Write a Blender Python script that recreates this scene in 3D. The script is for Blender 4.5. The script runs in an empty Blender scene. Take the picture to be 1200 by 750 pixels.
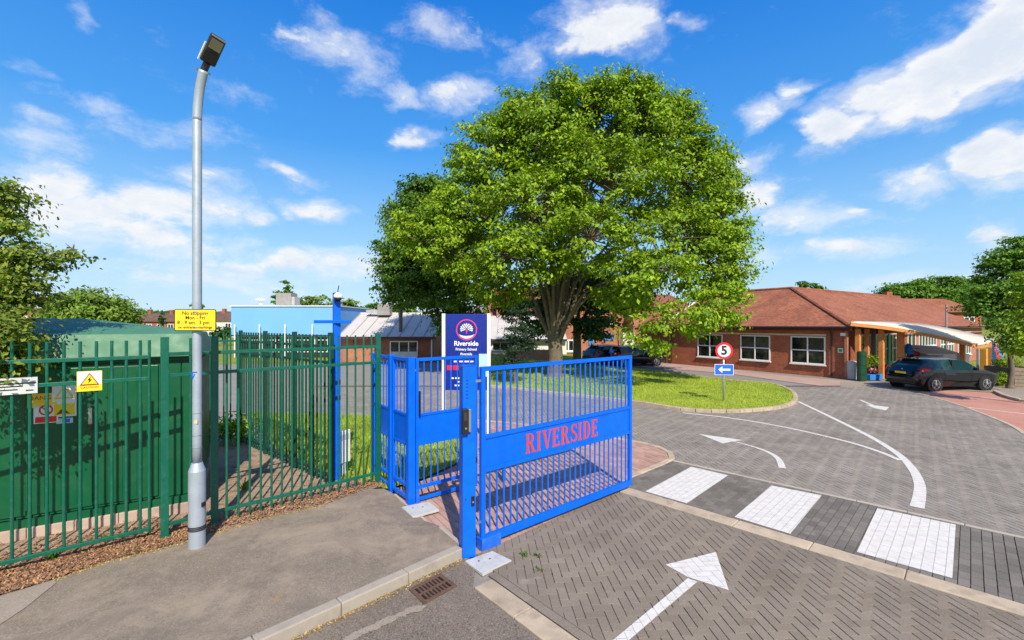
import bpy, bmesh, math, random
import numpy as np
from mathutils import Vector, Matrix, Euler
random.seed(7); rng = np.random.default_rng(7)
R = math.radians; PI = math.pi
S = bpy.context.scene; C = S.collection

# ------------------------------------------------------------------ camera, world, sun
CH = 2.8; FP = 524.0; HZ = 380.0                       # camera height (m), focal length and horizon in photo pixels
cam = bpy.data.cameras.new('camera'); camo = bpy.data.objects.new('camera', cam); C.objects.link(camo)
cam.sensor_width = 36; cam.lens = 36*FP/1200; cam.shift_y = 5/1200
cam.clip_start = .05; cam.clip_end = 6000
camo.location = (0, 0, CH); camo.rotation_euler = (R(90), 0, 0); S.camera = camo
S.view_settings.view_transform = 'Standard'; S.view_settings.look = 'None'
S.view_settings.exposure = .35; S.view_settings.gamma = 1
SUN = Vector((.27, -.95, .90)).normalized()            # towards the sun
SEL = math.asin(SUN.z); SAZ = math.atan2(SUN.x, SUN.y)
sl = bpy.data.lights.new('sun', 'SUN'); sl.energy = 4.8; sl.angle = R(.5); sl.color = (1, .90, .76)
slo = bpy.data.objects.new('sun', sl); C.objects.link(slo)
slo.rotation_euler = SUN.to_track_quat('Z', 'Y').to_euler()

def G(px, py, z=0.0):                                  # point of the plane z seen at a photo pixel
    Y = (CH-z)*FP/(py-HZ); return Vector(((px-600)/FP*Y, Y, z))
def XX(px, Y): return (px-600)/FP*Y
def ZZ(py, Y): return CH-(py-HZ)*Y/FP
def PX(p): return 600+FP*p[0]/p[1], HZ+FP*(CH-p[2])/p[1]

# ------------------------------------------------------------------ node helper
class NT:
    def __init__(s, tree): s.t = tree; s.n = tree.nodes; s.l = tree.links
    def node(s, ty, **kw):
        nd = s.n.new(ty)
        for k, v in kw.items():
            if k.startswith('_'): nd.inputs[k[1:]].default_value = v
            else: setattr(nd, k, v)
        return nd
    def link(s, a, b): s.l.new(a, b)
    def val(s, sock, v):
        if isinstance(v, (int, float)): sock.default_value = v
        elif isinstance(v, (tuple, list)): sock.default_value = v if len(v) == len(sock.default_value) else tuple(v)+(1,)
        else: s.l.new(v, sock)
    def math(s, op, a, b=None, c=None, clamp=False):
        m = s.n.new('ShaderNodeMath'); m.operation = op; m.use_clamp = clamp
        s.val(m.inputs[0], a)
        if b is not None: s.val(m.inputs[1], b)
        if c is not None: s.val(m.inputs[2], c)
        return m.outputs[0]
    def vm(s, op, a, b=None):
        m = s.n.new('ShaderNodeVectorMath'); m.operation = op
        s.val(m.inputs[0], a)
        if b is not None: s.val(m.inputs[1], b)
        return m.outputs['Value'] if op in ('DOT_PRODUCT', 'LENGTH') else m.outputs[0]
    def mix(s, f, a, b, blend='MIX'):
        m = s.n.new('ShaderNodeMix'); m.data_type = 'RGBA'; m.blend_type = blend
        s.val(m.inputs[0], f); s.val(m.inputs[6], a); s.val(m.inputs[7], b); return m.outputs[2]
    def mr(s, v, a, b, c=0., d=1., smooth=False):
        m = s.n.new('ShaderNodeMapRange'); m.clamp = True
        if smooth: m.interpolation_type = 'SMOOTHSTEP'
        s.val(m.inputs[0], v); s.val(m.inputs[1], a); s.val(m.inputs[2], b); s.val(m.inputs[3], c); s.val(m.inputs[4], d)
        return m.outputs[0]
    def noise(s, vec, scale, detail=4, rough=.55, dist=0):
        m = s.n.new('ShaderNodeTexNoise'); s.val(m.inputs['Vector'], vec) if vec is not None else None
        m.inputs['Scale'].default_value = scale; m.inputs['Detail'].default_value = detail
        m.inputs['Roughness'].default_value = rough; m.inputs['Distortion'].default_value = dist
        return m.outputs[0]

W = bpy.data.worlds.new('World'); S.world = W; W.use_nodes = True
w = NT(W.node_tree); w.n.clear()
wo = w.node('ShaderNodeOutputWorld')
sky = w.node('ShaderNodeTexSky'); sky.sky_type = 'NISHITA'; sky.sun_disc = False
sky.sun_elevation = SEL; sky.sun_rotation = SAZ; sky.altitude = 0; sky.air_density = 1.1; sky.dust_density = .6; sky.ozone_density = 3.5
hs = w.node('ShaderNodeHueSaturation', _Saturation=1.35, _Value=1.0); w.link(sky.outputs[0], hs.inputs['Color'])
tc = w.node('ShaderNodeTexCoord'); dirv = w.vm('NORMALIZE', tc.outputs['Generated'])
sp = w.node('ShaderNodeSeparateXYZ'); w.link(dirv, sp.inputs[0])
az = w.math('ARCTAN2', sp.outputs[0], sp.outputs[1]); el = w.math('ARCSINE', sp.outputs[2])
cb = w.node('ShaderNodeCombineXYZ'); w.link(az, cb.inputs[0]); w.link(el, cb.inputs[1])
cb2 = w.node('ShaderNodeCombineXYZ'); w.link(az, cb2.inputs[0]); w.link(w.math('MULTIPLY', el, 1.75), cb2.inputs[1])
CL = [(985,150,48,26,1),(1040,118,62,40,1.15),(1100,92,70,52,1.3),(1165,60,80,62,1.4),(1190,10,70,50,1.2),(1172,186,52,30,1.1),(1225,180,60,34,1.1),
      (715,32,62,42,1.1),(690,62,50,22,.8),(790,20,40,14,.6),(528,112,42,22,.9),(466,104,26,18,.75),(400,62,66,34,.68),(360,45,50,16,.6),(520,35,70,22,.62),(485,158,24,13,.85),(610,75,40,20,.55),
      (1065,205,78,20,.85),(885,235,40,36,.9),(930,262,60,22,.8),(990,292,80,18,.75),(1040,215,50,14,.6),(905,128,40,18,.85),(945,100,24,12,.8),(1150,275,45,22,.85),(870,185,40,14,.75),(1000,250,50,10,.7),
      (50,210,70,36,1.0),(100,245,110,36,1.0),(190,238,70,26,1.0),(245,240,52,22,.9),(160,275,140,26,.85),(372,240,40,14,.9),(335,205,36,12,.8),(225,208,50,18,.7),(300,245,30,12,.7),
      (370,312,130,20,.8),(240,320,120,20,.7),(130,112,70,18,.52),(210,150,80,26,.5),(60,160,60,20,.6),(60,130,40,12,.5),(100,25,14,22,.5),(280,110,60,16,.42),(60,75,60,10,.4),
      (1080,335,120,12,.55),(870,300,60,20,.6)]
def ncol(vec, scale, detail=3):
    m = w.n.new('ShaderNodeTexNoise'); w.link(vec, m.inputs['Vector']); m.inputs['Scale'].default_value = scale; m.inputs['Detail'].default_value = detail; return m.outputs['Color']
warp = w.vm('MULTIPLY', w.vm('SUBTRACT', ncol(cb2.outputs[0], 6, 5), (.5, .5, .5)), (.17, .11, 0))
wc = w.vm('ADD', cb.outputs[0], warp)
msk = None
for (x, y, rx, ry, wt) in CL:
    d = Vector(((x-600)/FP, 1, (HZ-y)/FP)); n = d.normalized(); a0 = math.atan2(n.x, n.y); e0 = math.asin(n.z)
    a1 = math.atan2((x+rx-600)/FP, 1); d2 = Vector(((x-600)/FP, 1, (HZ-y+ry)/FP)).normalized(); e1 = math.asin(d2.z)
    v = w.vm('SUBTRACT', wc, (a0, e0, 0)); v = w.vm('MULTIPLY', v, (1/abs(a1-a0), 1/abs(e1-e0), 0))
    g = w.mr(w.vm('LENGTH', v), 0., 1.82, wt, 0., True)
    msk = g if msk is None else w.math('MAXIMUM', msk, g)
back = w.mr(sp.outputs[1], -.1, .35, .5, 0.)
msk = w.math('MAXIMUM', msk, back)
def field(off):
    q = w.vm('ADD', w.vm('ADD', cb2.outputs[0], off), w.vm('MULTIPLY', w.vm('SUBTRACT', ncol(cb2.outputs[0], 22, 4), (.5, .5, .5)), (.035, .035, 0)))
    return w.math('ADD', w.math('MULTIPLY', w.noise(q, 9, 8, .6), .62), w.math('MULTIPLY', w.noise(q, 30, 6, .62), .34))
f0 = field((0, 0, 0))
den = w.mr(w.math('ADD', w.math('MULTIPLY', msk, .58), f0), .73, .99, 0, .95, True)
thin = w.mr(w.math('ADD', w.math('MULTIPLY', msk, .55), w.noise(w.vm('ADD', cb2.outputs[0], w.vm('MULTIPLY', warp, (.6, .6, 0))), 8, 9, .7)), .58, 1.04, 0, .62, True)
den = w.math('MAXIMUM', den, thin)
shade = w.mr(w.math('SUBTRACT', field((-.01, .03, 0)), w.math('MULTIPLY', w.math('SUBTRACT', 1., msk), .15)), .36, .60, 0, 1)
ccol = w.mix(shade, (1.0, 1.0, 1.0), (.77, .83, .93))
# low haze near the horizon belongs to the sky itself
hz = w.mr(el, .0, .42, 1, 0, True)
bg1 = w.node('ShaderNodeBackground'); bg1.inputs[1].default_value = .135; w.link(hs.outputs[0], bg1.inputs[0])
bg2 = w.node('ShaderNodeBackground'); bg2.inputs[1].default_value = .78; w.link(ccol, bg2.inputs[0])
bg3 = w.node('ShaderNodeBackground'); bg3.inputs[1].default_value = .80; cr3 = w.node('ShaderNodeValToRGB'); w.link(el, cr3.inputs[0])
for i_, (p_, c_) in enumerate(((0., (.60, .80, .98)), (.16, (.36, .66, .98)), (.36, (.085, .38, .93)), (.62, (.018, .225, .82)), (1., (.01, .13, .62)))):
    e3 = cr3.color_ramp.elements[i_] if i_ < 2 else cr3.color_ramp.elements.new(p_); e3.position = p_; e3.color = c_+(1,)
w.link(cr3.outputs[0], bg3.inputs[0])
m1 = w.node('ShaderNodeMixShader'); w.link(w.mr(el, 0., .5, .88, .75), m1.inputs[0]); w.link(bg1.outputs[0], m1.inputs[1]); w.link(bg3.outputs[0], m1.inputs[2])
m2 = w.node('ShaderNodeMixShader'); w.link(den, m2.inputs[0]); w.link(m1.outputs[0], m2.inputs[1]); w.link(bg2.outputs[0], m2.inputs[2])
w.link(m2.outputs[0], wo.inputs[0])

# ------------------------------------------------------------------ materials
M = {}
def newmat(name):
    m = bpy.data.materials.new(name); m.use_nodes = True; t = NT(m.node_tree)
    b = t.n['Principled BSDF']; M[name] = m; return m, t, b
def paint(name, col, rough=.5, var=.12, scale=3., bump=.0, bscale=60., metal=0., dirt=None, dscale=1.5, damt=.35, spec=.5, island=0.):
    m, t, b = newmat(name)
    geo = t.node('ShaderNodeNewGeometry'); P = geo.outputs['Position']
    n = t.noise(P, scale, 5)
    f = t.mr(n, .3, .7, 1-var, 1+var)
    if island:
        f = t.math('MULTIPLY', f, t.mr(isl(t), 0, 1, 1-island, 1+island))
    c = t.mix(1., tuple(col)+(1,), f, 'MULTIPLY')
    if dirt:
        d = t.mr(t.noise(P, dscale, 8, .7), .5, .72, 0, damt); c = t.mix(d, c, tuple(dirt)+(1,))
    t.link(c, b.inputs['Base Color']); b.inputs['Metallic'].default_value = metal
    t.link(t.mr(t.noise(P, scale*2.3, 4), .3, .7, max(rough-.08, 0), min(rough+.08, 1)), b.inputs['Roughness'])
    b.inputs['Specular IOR Level'].default_value = spec
    if bump:
        bp = t.node('ShaderNodeBump', _Strength=bump, _Distance=.01); t.link(t.noise(P, bscale, 4), bp.inputs['Height']); t.link(bp.outputs[0], b.inputs['Normal'])
    return m
def isl(t):                                            # a random number for each loose piece or object
    g = t.node('ShaderNodeNewGeometry'); o = t.node('ShaderNodeObjectInfo')
    return t.math('FRACT', t.math('ADD', g.outputs['Random Per Island'], o.outputs['Random']))
def paver_mat(name, cols, rough=.85):
    m, t, b = newmat(name); g = t.node('ShaderNodeNewGeometry'); P = g.outputs['Position']
    cr = t.node('ShaderNodeValToRGB'); r = cr.color_ramp; r.interpolation = 'LINEAR'
    for i, c in enumerate(cols):
        e = r.elements[i] if i < 2 else r.elements.new(i/(len(cols)-1)); e.position = i/(len(cols)-1); e.color = tuple(c)+(1,)
    t.link(isl(t), cr.inputs[0])
    f = t.math('MULTIPLY', t.mr(t.noise(P, 75, 5, .75), .3, .7, .68, 1.32), t.mr(t.noise(P, 1.1, 6, .6), .3, .7, .84, 1.16))
    c = t.mix(1., cr.outputs[0], f, 'MULTIPLY')
    c = t.mix(t.mr(t.noise(P, 260, 3, .8), .62, .72, 0, .35), c, (.42, .40, .37, 1))
    c = t.mix(t.mr(t.noise(P, 2.3, 7, .75), .58, .74, 0, .5), c, (.115, .10, .085, 1))
    c = t.mix(t.mr(t.noise(P, .42, 6, .62, .5), .52, .68, 0, .38), c, (.12, .10, .085, 1)); c = t.mix(t.mr(t.noise(P, 1.6, 5, .7), .60, .70, 0, .35), c, (.38, .34, .28, 1))
    t.link(c, b.inputs['Base Color']); b.inputs['Roughness'].default_value = rough; b.inputs['Specular IOR Level'].default_value = .2
    bp = t.node('ShaderNodeBump', _Strength=.5, _Distance=.004); t.link(t.noise(P, 180, 4, .7), bp.inputs['Height']); t.link(bp.outputs[0], b.inputs['Normal'])
    return m
def speck_mat(name, col, light, dark, amt=.5, rough=.9, big=.12, patches=None):
    m, t, b = newmat(name); g = t.node('ShaderNodeNewGeometry'); P = g.outputs['Position']
    f = t.math('MULTIPLY', t.mr(t.noise(P, .9, 7, .65), .3, .7, 1-big, 1+big), t.mr(t.noise(P, 14, 4, .7), .3, .7, .92, 1.08))
    c = t.mix(1., tuple(col)+(1,), f, 'MULTIPLY')
    vo = t.node('ShaderNodeTexVoronoi'); vo.inputs['Scale'].default_value = 95; t.link(P, vo.inputs['Vector'])
    sc = t.node('ShaderNodeSeparateColor'); t.link(vo.outputs['Color'], sc.inputs[0])
    c = t.mix(t.mr(sc.outputs[0], .72, .95, 0, amt), c, tuple(light)+(1,)); c = t.mix(t.mr(sc.outputs[1], .6, .9, 0, amt), c, tuple(dark)+(1,))
    if patches:
        for (pc, sca, lo, hi, a) in patches: c = t.mix(t.mr(t.noise(P, sca, 7, .7, .4), lo, hi, 0, a), c, tuple(pc)+(1,))
    t.link(c, b.inputs['Base Color']); b.inputs['Roughness'].default_value = rough; b.inputs['Specular IOR Level'].default_value = .25
    bp = t.node('ShaderNodeBump', _Strength=.6, _Distance=.006); t.link(t.noise(P, 130, 4, .7), bp.inputs['Height']); t.link(bp.outputs[0], b.inputs['Normal'])
    return m
def brick_mat(name, c1, c2, mortar, bw=.225, bh=.075, ms=.012, rough=.85, bump=.4, tile=False):
    m, t, b = newmat(name); g = t.node('ShaderNodeNewGeometry'); P, N = g.outputs['Position'], g.outputs['True Normal']
    T = t.vm('NORMALIZE', t.vm('CROSS_PRODUCT', (0, 0, 1), N)); B = t.vm('CROSS_PRODUCT', N, T)
    cc = t.node('ShaderNodeCombineXYZ'); t.link(t.vm('DOT_PRODUCT', P, T), cc.inputs[0]); t.link(t.vm('DOT_PRODUCT', P, B), cc.inputs[1])
    br = t.node('ShaderNodeTexBrick'); t.link(cc.outputs[0], br.inputs['Vector'])
    br.inputs['Color1'].default_value = tuple(c1)+(1,); br.inputs['Color2'].default_value = tuple(c2)+(1,); br.inputs['Mortar'].default_value = tuple(mortar)+(1,)
    br.inputs['Scale'].default_value = 1; br.inputs['Brick Width'].default_value = bw; br.inputs['Row Height'].default_value = bh; br.inputs['Mortar Size'].default_value = ms
    f = t.math('MULTIPLY', t.mr(t.noise(P, .7, 6, .6), .3, .7, .76, 1.2), t.mr(t.noise(P, 9, 4, .6), .3, .7, .85, 1.15))
    c = t.mix(1., br.outputs['Color'], f, 'MULTIPLY'); t.link(c, b.inputs['Base Color'])
    b.inputs['Roughness'].default_value = rough; b.inputs['Specular IOR Level'].default_value = .2
    bp = t.node('ShaderNodeBump', _Strength=bump, _Distance=.02)
    if tile:
        h = t.math('FRACT', t.math('DIVIDE', t.vm('DOT_PRODUCT', P, B), bh)); h = t.math('SUBTRACT', 1., h)
        t.link(t.math('ADD', h, t.math('MULTIPLY', br.outputs['Fac'], -.5)), bp.inputs['Height'])
    else: t.link(t.math('SUBTRACT', 1., br.outputs['Fac']), bp.inputs['Height'])
    t.link(bp.outputs[0], b.inputs['Normal']); return m
def leaf_mat(name, ca, cb_, trans=.35):
    m, t, b = newmat(name); g = t.node('ShaderNodeNewGeometry')
    c = t.mix(g.outputs['Random Per Island'], tuple(ca)+(1,), tuple(cb_)+(1,))
    c = t.mix(1., c, t.mr(t.noise(g.outputs['Position'], .8, 3), .3, .7, .75, 1.25), 'MULTIPLY')
    t.link(c, b.inputs['Base Color']); b.inputs['Roughness'].default_value = .55; b.inputs['Specular IOR Level'].default_value = .3
    tr = t.node('ShaderNodeBsdfTranslucent'); t.link(t.mix(1., c, (1.5, 1.45, .6, 1), 'MULTIPLY'), tr.inputs[0])
    ms = t.node('ShaderNodeMixShader'); ms.inputs[0].default_value = trans
    t.link(b.outputs[0], ms.inputs[1]); t.link(tr.outputs[0], ms.inputs[2]); t.link(ms.outputs[0], t.n['Material Output'].inputs[0]); return m

BLUE = paint('blue_paint', (.0, .125, .74), .42, .08, 4, dirt=(.0, .06, .34), dscale=7, damt=.4, spec=.3)
BLUE2 = paint('pale_blue_paint', (.01, .13, .72), .45, .1, 6, dirt=(.2, .25, .35), dscale=12, damt=.3)
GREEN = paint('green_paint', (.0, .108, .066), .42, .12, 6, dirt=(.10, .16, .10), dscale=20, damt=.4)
GREEND = paint('shaded_green_paint', (.0, .055, .03), .5, .12, 6, dirt=(.05, .09, .06), dscale=20, damt=.4)  # darker copy of the fence green; side run's shade put into the colour
GKIOSK = paint('kiosk_green', (.0, .088, .033), .4, .08, 2, dirt=(.05, .12, .05), dscale=4, damt=.3)
GROOF = paint('kiosk_roof_green', (.06, .19, .105), .6, .1, 3, dirt=(.10, .20, .10), dscale=3, damt=.4)
GALV = paint('galvanised', (.40, .46, .52), .48, .1, 7, metal=.35, dirt=(.28, .32, .36), dscale=14, damt=.6, bump=.05)
DARKM = paint('dark_metal', (.03, .03, .032), .5, .15, 8)
BLACK = paint('black_plastic', (.012, .012, .013), .45)
STEEL = paint('steel', (.55, .56, .58), .3, metal=.8)
WHITEP = paint('white_paint', (.80, .80, .78), .45, .05, 3, dirt=(.5, .48, .44), dscale=6, damt=.3)
UPVC = paint('white_upvc', (.78, .78, .77), .35, .03)
YELLOW = paint('sign_yellow', (.90, .64, .02), .45, .04)
ORYEL = paint('sign_amber', (.85, .55, .03), .45, .05)
RED = paint('sign_red', (.72, .02, .03), .4, .04)
REDL = paint('letter_red', (.60, .055, .022), .7, .08)
NAVY = paint('board_navy', (.006, .022, .25), .4, .04)
PINK = paint('emblem_pink', (.75, .05, .16), .4, .03)
SBLUE = paint('sign_blue', (.012, .13, .72), .4, .04)
PALEB = paint('pale_blue_panel', (.42, .62, .68), .4, .05)
BLK = paint('sign_black', (.01, .01, .01), .5)
BROWN = paint('sign_brown', (.25, .04, .01), .5)
SKYB = paint('blue_cladding', (.17, .42, .82), .5, .04, .5)
CONC = paint('concrete', (.42, .37, .30), .85, .16, 3, bump=.3, bscale=90, dirt=(.2, .17, .14), dscale=3, damt=.6, island=.1)
KERB = paint('kerb_concrete', (.44, .355, .25), .88, .14, 4, bump=.35, bscale=110, dirt=(.16, .13, .10), dscale=5, damt=.6, island=.1)
PLINTH = paint('plinth_concrete', (.42, .32, .25), .9, .15, 4, bump=.3, dirt=(.2, .16, .13), dscale=3, damt=.5, island=.12)
PLATE = paint('white_plate', (.47, .48, .455), .6, .06, 9, dirt=(.26, .24, .21), dscale=7, damt=.6)
RUST = paint('rusty_iron', (.115, .062, .04), .8, .3, 25, bump=.3, bscale=150)
DARKHOLE = paint('drain_dark', (.006, .006, .006), .9)
BARK = paint('bark', (.15, .12, .085), .95, .3, 6, bump=.9, bscale=22, dirt=(.06, .07, .04), dscale=3, damt=.5)
TIMBER = paint('timber_orange', (.62, .24, .065), .65, .15, 5, bump=.1)
TIMBERY = paint('timber_yellow', (.62, .30, .04), .65, .1, 5)
WOOD = paint('weathered_wood', (.19, .15, .11), .8, .2, 8)
CREAM = paint('cream_lintel', (.62, .50, .33), .7, .08)
DPIPE = paint('dark_pipe', (.03, .018, .016), .5)
FASCIA = paint('dark_fascia', (.06, .018, .014), .6)
CANOPY = paint('white_membrane', (.68, .585, .44), .92, .05, 1, dirt=(.6, .56, .5), dscale=1, damt=.4, spec=.1)
ZINC = paint('zinc_roof', (.50, .48, .45), .75, .05, 1, dirt=(.38, .37, .37), dscale=1.2, damt=.5)
ZSEAM = paint('zinc_seam', (.38, .37, .36), .6)
GREYB = paint('grey_box', (.27, .26, .25), .6)
WPAINT = paint('road_paint', (.64, .62, .57), .8, .07, 9, dirt=(.34, .32, .28), dscale=8, damt=.42, bump=.3, bscale=150)
RENDER = paint('pale_render', (.68, .64, .58), .8, .08)
BINGREY = paint('grey_bin', (.40, .43, .47), .5)
DGREEN = paint('dark_green', (.006, .06, .022), .5)
CARP = paint('car_charcoal', (.004, .006, .009), .09, .03, spec=.7)
CARB = paint('car_blue_grey', (.05, .07, .10), .25, .03); CARR = paint('car_red_dark', (.08, .01, .015), .25, .03)
TYRE = paint('tyre_rubber', (.014, .014, .014), .85)
ALLOY = paint('alloy', (.50, .50, .52), .3, metal=.7)
LAMPR = paint('lamp_red', (.55, .01, .02), .15)
LENS = paint('lamp_lens', (.20, .19, .13), .25)
TEAL = paint('teal_fabric', (.02, .30, .42), .7); BLUF = paint('blue_fabric', (.02, .20, .60), .7); REDF = paint('red_fabric', (.60, .05, .04), .7)
LIME = paint('notice_green', (.02, .35, .12), .6)
SHEDM = paint('shed_grey', (.66, .67, .66), .7)
SOILM = speck_mat('soil', (.36, .25, .165), (.5, .4, .3), (.09, .06, .04), .6, patches=[((.15, .09, .05), 2.5, .5, .66, .6), ((.12, .15, .05), 1.2, .6, .7, .5)])
CHIP = paint('bark_chip', (.30, .165, .085), .9, .25, 30, island=.55)
ASPH = speck_mat('footpath_asphalt', (.225, .186, .142), (.40, .34, .27), (.11, .092, .075), .42, big=.16, patches=[((.37, .30, .22), 1.1, .47, .62, .6), ((.15, .125, .10), 1.7, .52, .66, .5), ((.36, .23, .09), 1.9, .62, .70, .5), ((.45, .41, .35), 35, .70, .74, .8), ((.05, .045, .04), 28, .72, .75, .8)])
ASPR = speck_mat('road_asphalt', (.185, .15, .115), (.30, .27, .23), (.05, .046, .042), .6, big=.15, patches=[((.22, .18, .13), 1.6, .56, .75, .6)])
CSCR = speck_mat('concrete_screed', (.30, .25, .20), (.40, .36, .3), (.16, .13, .1), .35, big=.15)
ROADF = speck_mat('far_road', (.25, .23, .205), (.27, .26, .25), (.13, .125, .12), .3, big=.1)
JOINT = speck_mat('joint_sand', (.13, .105, .078), (.2, .17, .13), (.05, .04, .03), .5)
JOINTR = speck_mat('joint_sand_red', (.15, .085, .06), (.2, .17, .13), (.05, .04, .03), .5)
PAVG = paver_mat('paver_grey', [(.200, .166, .128), (.218, .182, .142), (.236, .198, .156), (.208, .173, .134)])
PAVR = paver_mat('paver_road', [(.228, .202, .170), (.254, .226, .192), (.28, .25, .215)])
PAVD = paver_mat('paver_charcoal', [(.14, .126, .108), (.17, .153, .131), (.20, .18, .156)])
PAVB = paver_mat('paver_red', [(.36, .21, .16), (.42, .26, .20), (.46, .30, .24), (.33, .20, .155)])
PAVP = speck_mat('pink_paving', (.47, .225, .17), (.56, .33, .27), (.36, .15, .11), .4, big=.14, patches=[((.30, .20, .16), 1.2, .55, .72, .5)])
PAVW = speck_mat('pale_pink_paving', (.42, .29, .235), (.5, .38, .32), (.3, .2, .16), .4, big=.14)
BRK = brick_mat('red_brick', (.42, .115, .052), (.30, .075, .036), (.33, .16, .11))
BRKO = brick_mat('orange_brick', (.44, .15, .075), (.35, .105, .055), (.38, .23, .16))
TILE = brick_mat('roof_tiles', (.44, .165, .088), (.28, .10, .055), (.17, .07, .04), .17, .10, .012, .85, .6, True)
TILEB = brick_mat('brown_tiles', (.17, .10, .08), (.14, .08, .065), (.08, .05, .04), .3, .3, .02, .85, .4, True)
LEAF1 = leaf_mat('leaf_maple', (.085, .20, .008), (.34, .47, .02), .30)
LEAFM = leaf_mat('leaf_mid', (.05, .13, .01), (.12, .23, .02), .28)
LEAFD = leaf_mat('leaf_dark', (.018, .065, .012), (.05, .13, .02), .25)
LEAFS = leaf_mat('leaf_shrub', (.06, .13, .012), (.30, .36, .05), .34)
LEAFR = leaf_mat('leaf_right', (.07, .18, .015), (.17, .31, .03), .3)
LEAFF = leaf_mat('leaf_far', (.12, .22, .02), (.22, .32, .05), .3)
LEAFC = leaf_mat('leaf_conifer', (.008, .03, .012), (.02, .055, .02), .1)
GRASSB = leaf_mat('grass_blade', (.24, .34, .025), (.42, .50, .07), .35)
FLOWR = paint('petals', (.75, .3, .25), .6)
def grass_ground(name, a, b_, c3):
    m, t, b = newmat(name); g = t.node('ShaderNodeNewGeometry'); P = g.outputs['Position']
    c = t.mix(t.mr(t.noise(P, .35, 7, .65), .38, .64), tuple(a)+(1,), tuple(b_)+(1,)); c = t.mix(t.mr(t.noise(P, 5, 7, .7), .5, .7, 0, .6), c, tuple(c3)+(1,))
    c = t.mix(1., c, t.mr(t.noise(P, 40, 4, .8), .3, .7, .75, 1.25), 'MULTIPLY')
    t.link(c, b.inputs['Base Color']); b.inputs['Roughness'].default_value = .95; b.inputs['Specular IOR Level'].default_value = .1
    bp = t.node('ShaderNodeBump', _Strength=.8, _Distance=.03); t.link(t.noise(P, 30, 5, .8), bp.inputs['Height']); t.link(bp.outputs[0], b.inputs['Normal']); return m
GRS = grass_ground('lawn', (.26, .34, .04), (.36, .42, .06), (.42, .42, .11))
FIELD = grass_ground('field', (.16, .21, .03), (.24, .28, .05), (.30, .27, .09))
HILLM = grass_ground('hill_woods', (.04, .08, .03), (.07, .11, .04), (.12, .15, .06))
m, t, b = newmat('window_glass'); b.inputs['Base Color'].default_value = (.012, .016, .018, 1); b.inputs['Roughness'].default_value = .04; GLASS = m
g = t.node('ShaderNodeNewGeometry'); t.link(t.mix(t.mr(t.noise(g.outputs['Position'], 2.2, 4, .6), .45, .7), (.008, .01, .012, 1), (.05, .065, .045, 1)), b.inputs['Base Color'])  # uneven reflections put into the glass colour as noise
m, t, b = newmat('car_glass'); b.inputs['Base Color'].default_value = (.01, .035, .04, 1); b.inputs['Roughness'].default_value = .03; CGLASS = m

JPAINT = paint('joint_paint', (.52, .50, .46), .85, .2, 12)
KERBG = paint('roadside_kerb', (.37, .325, .265), .88, .14, 4, bump=.35, bscale=110, dirt=(.17, .14, .11), dscale=4, damt=.65, island=.1)
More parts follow.
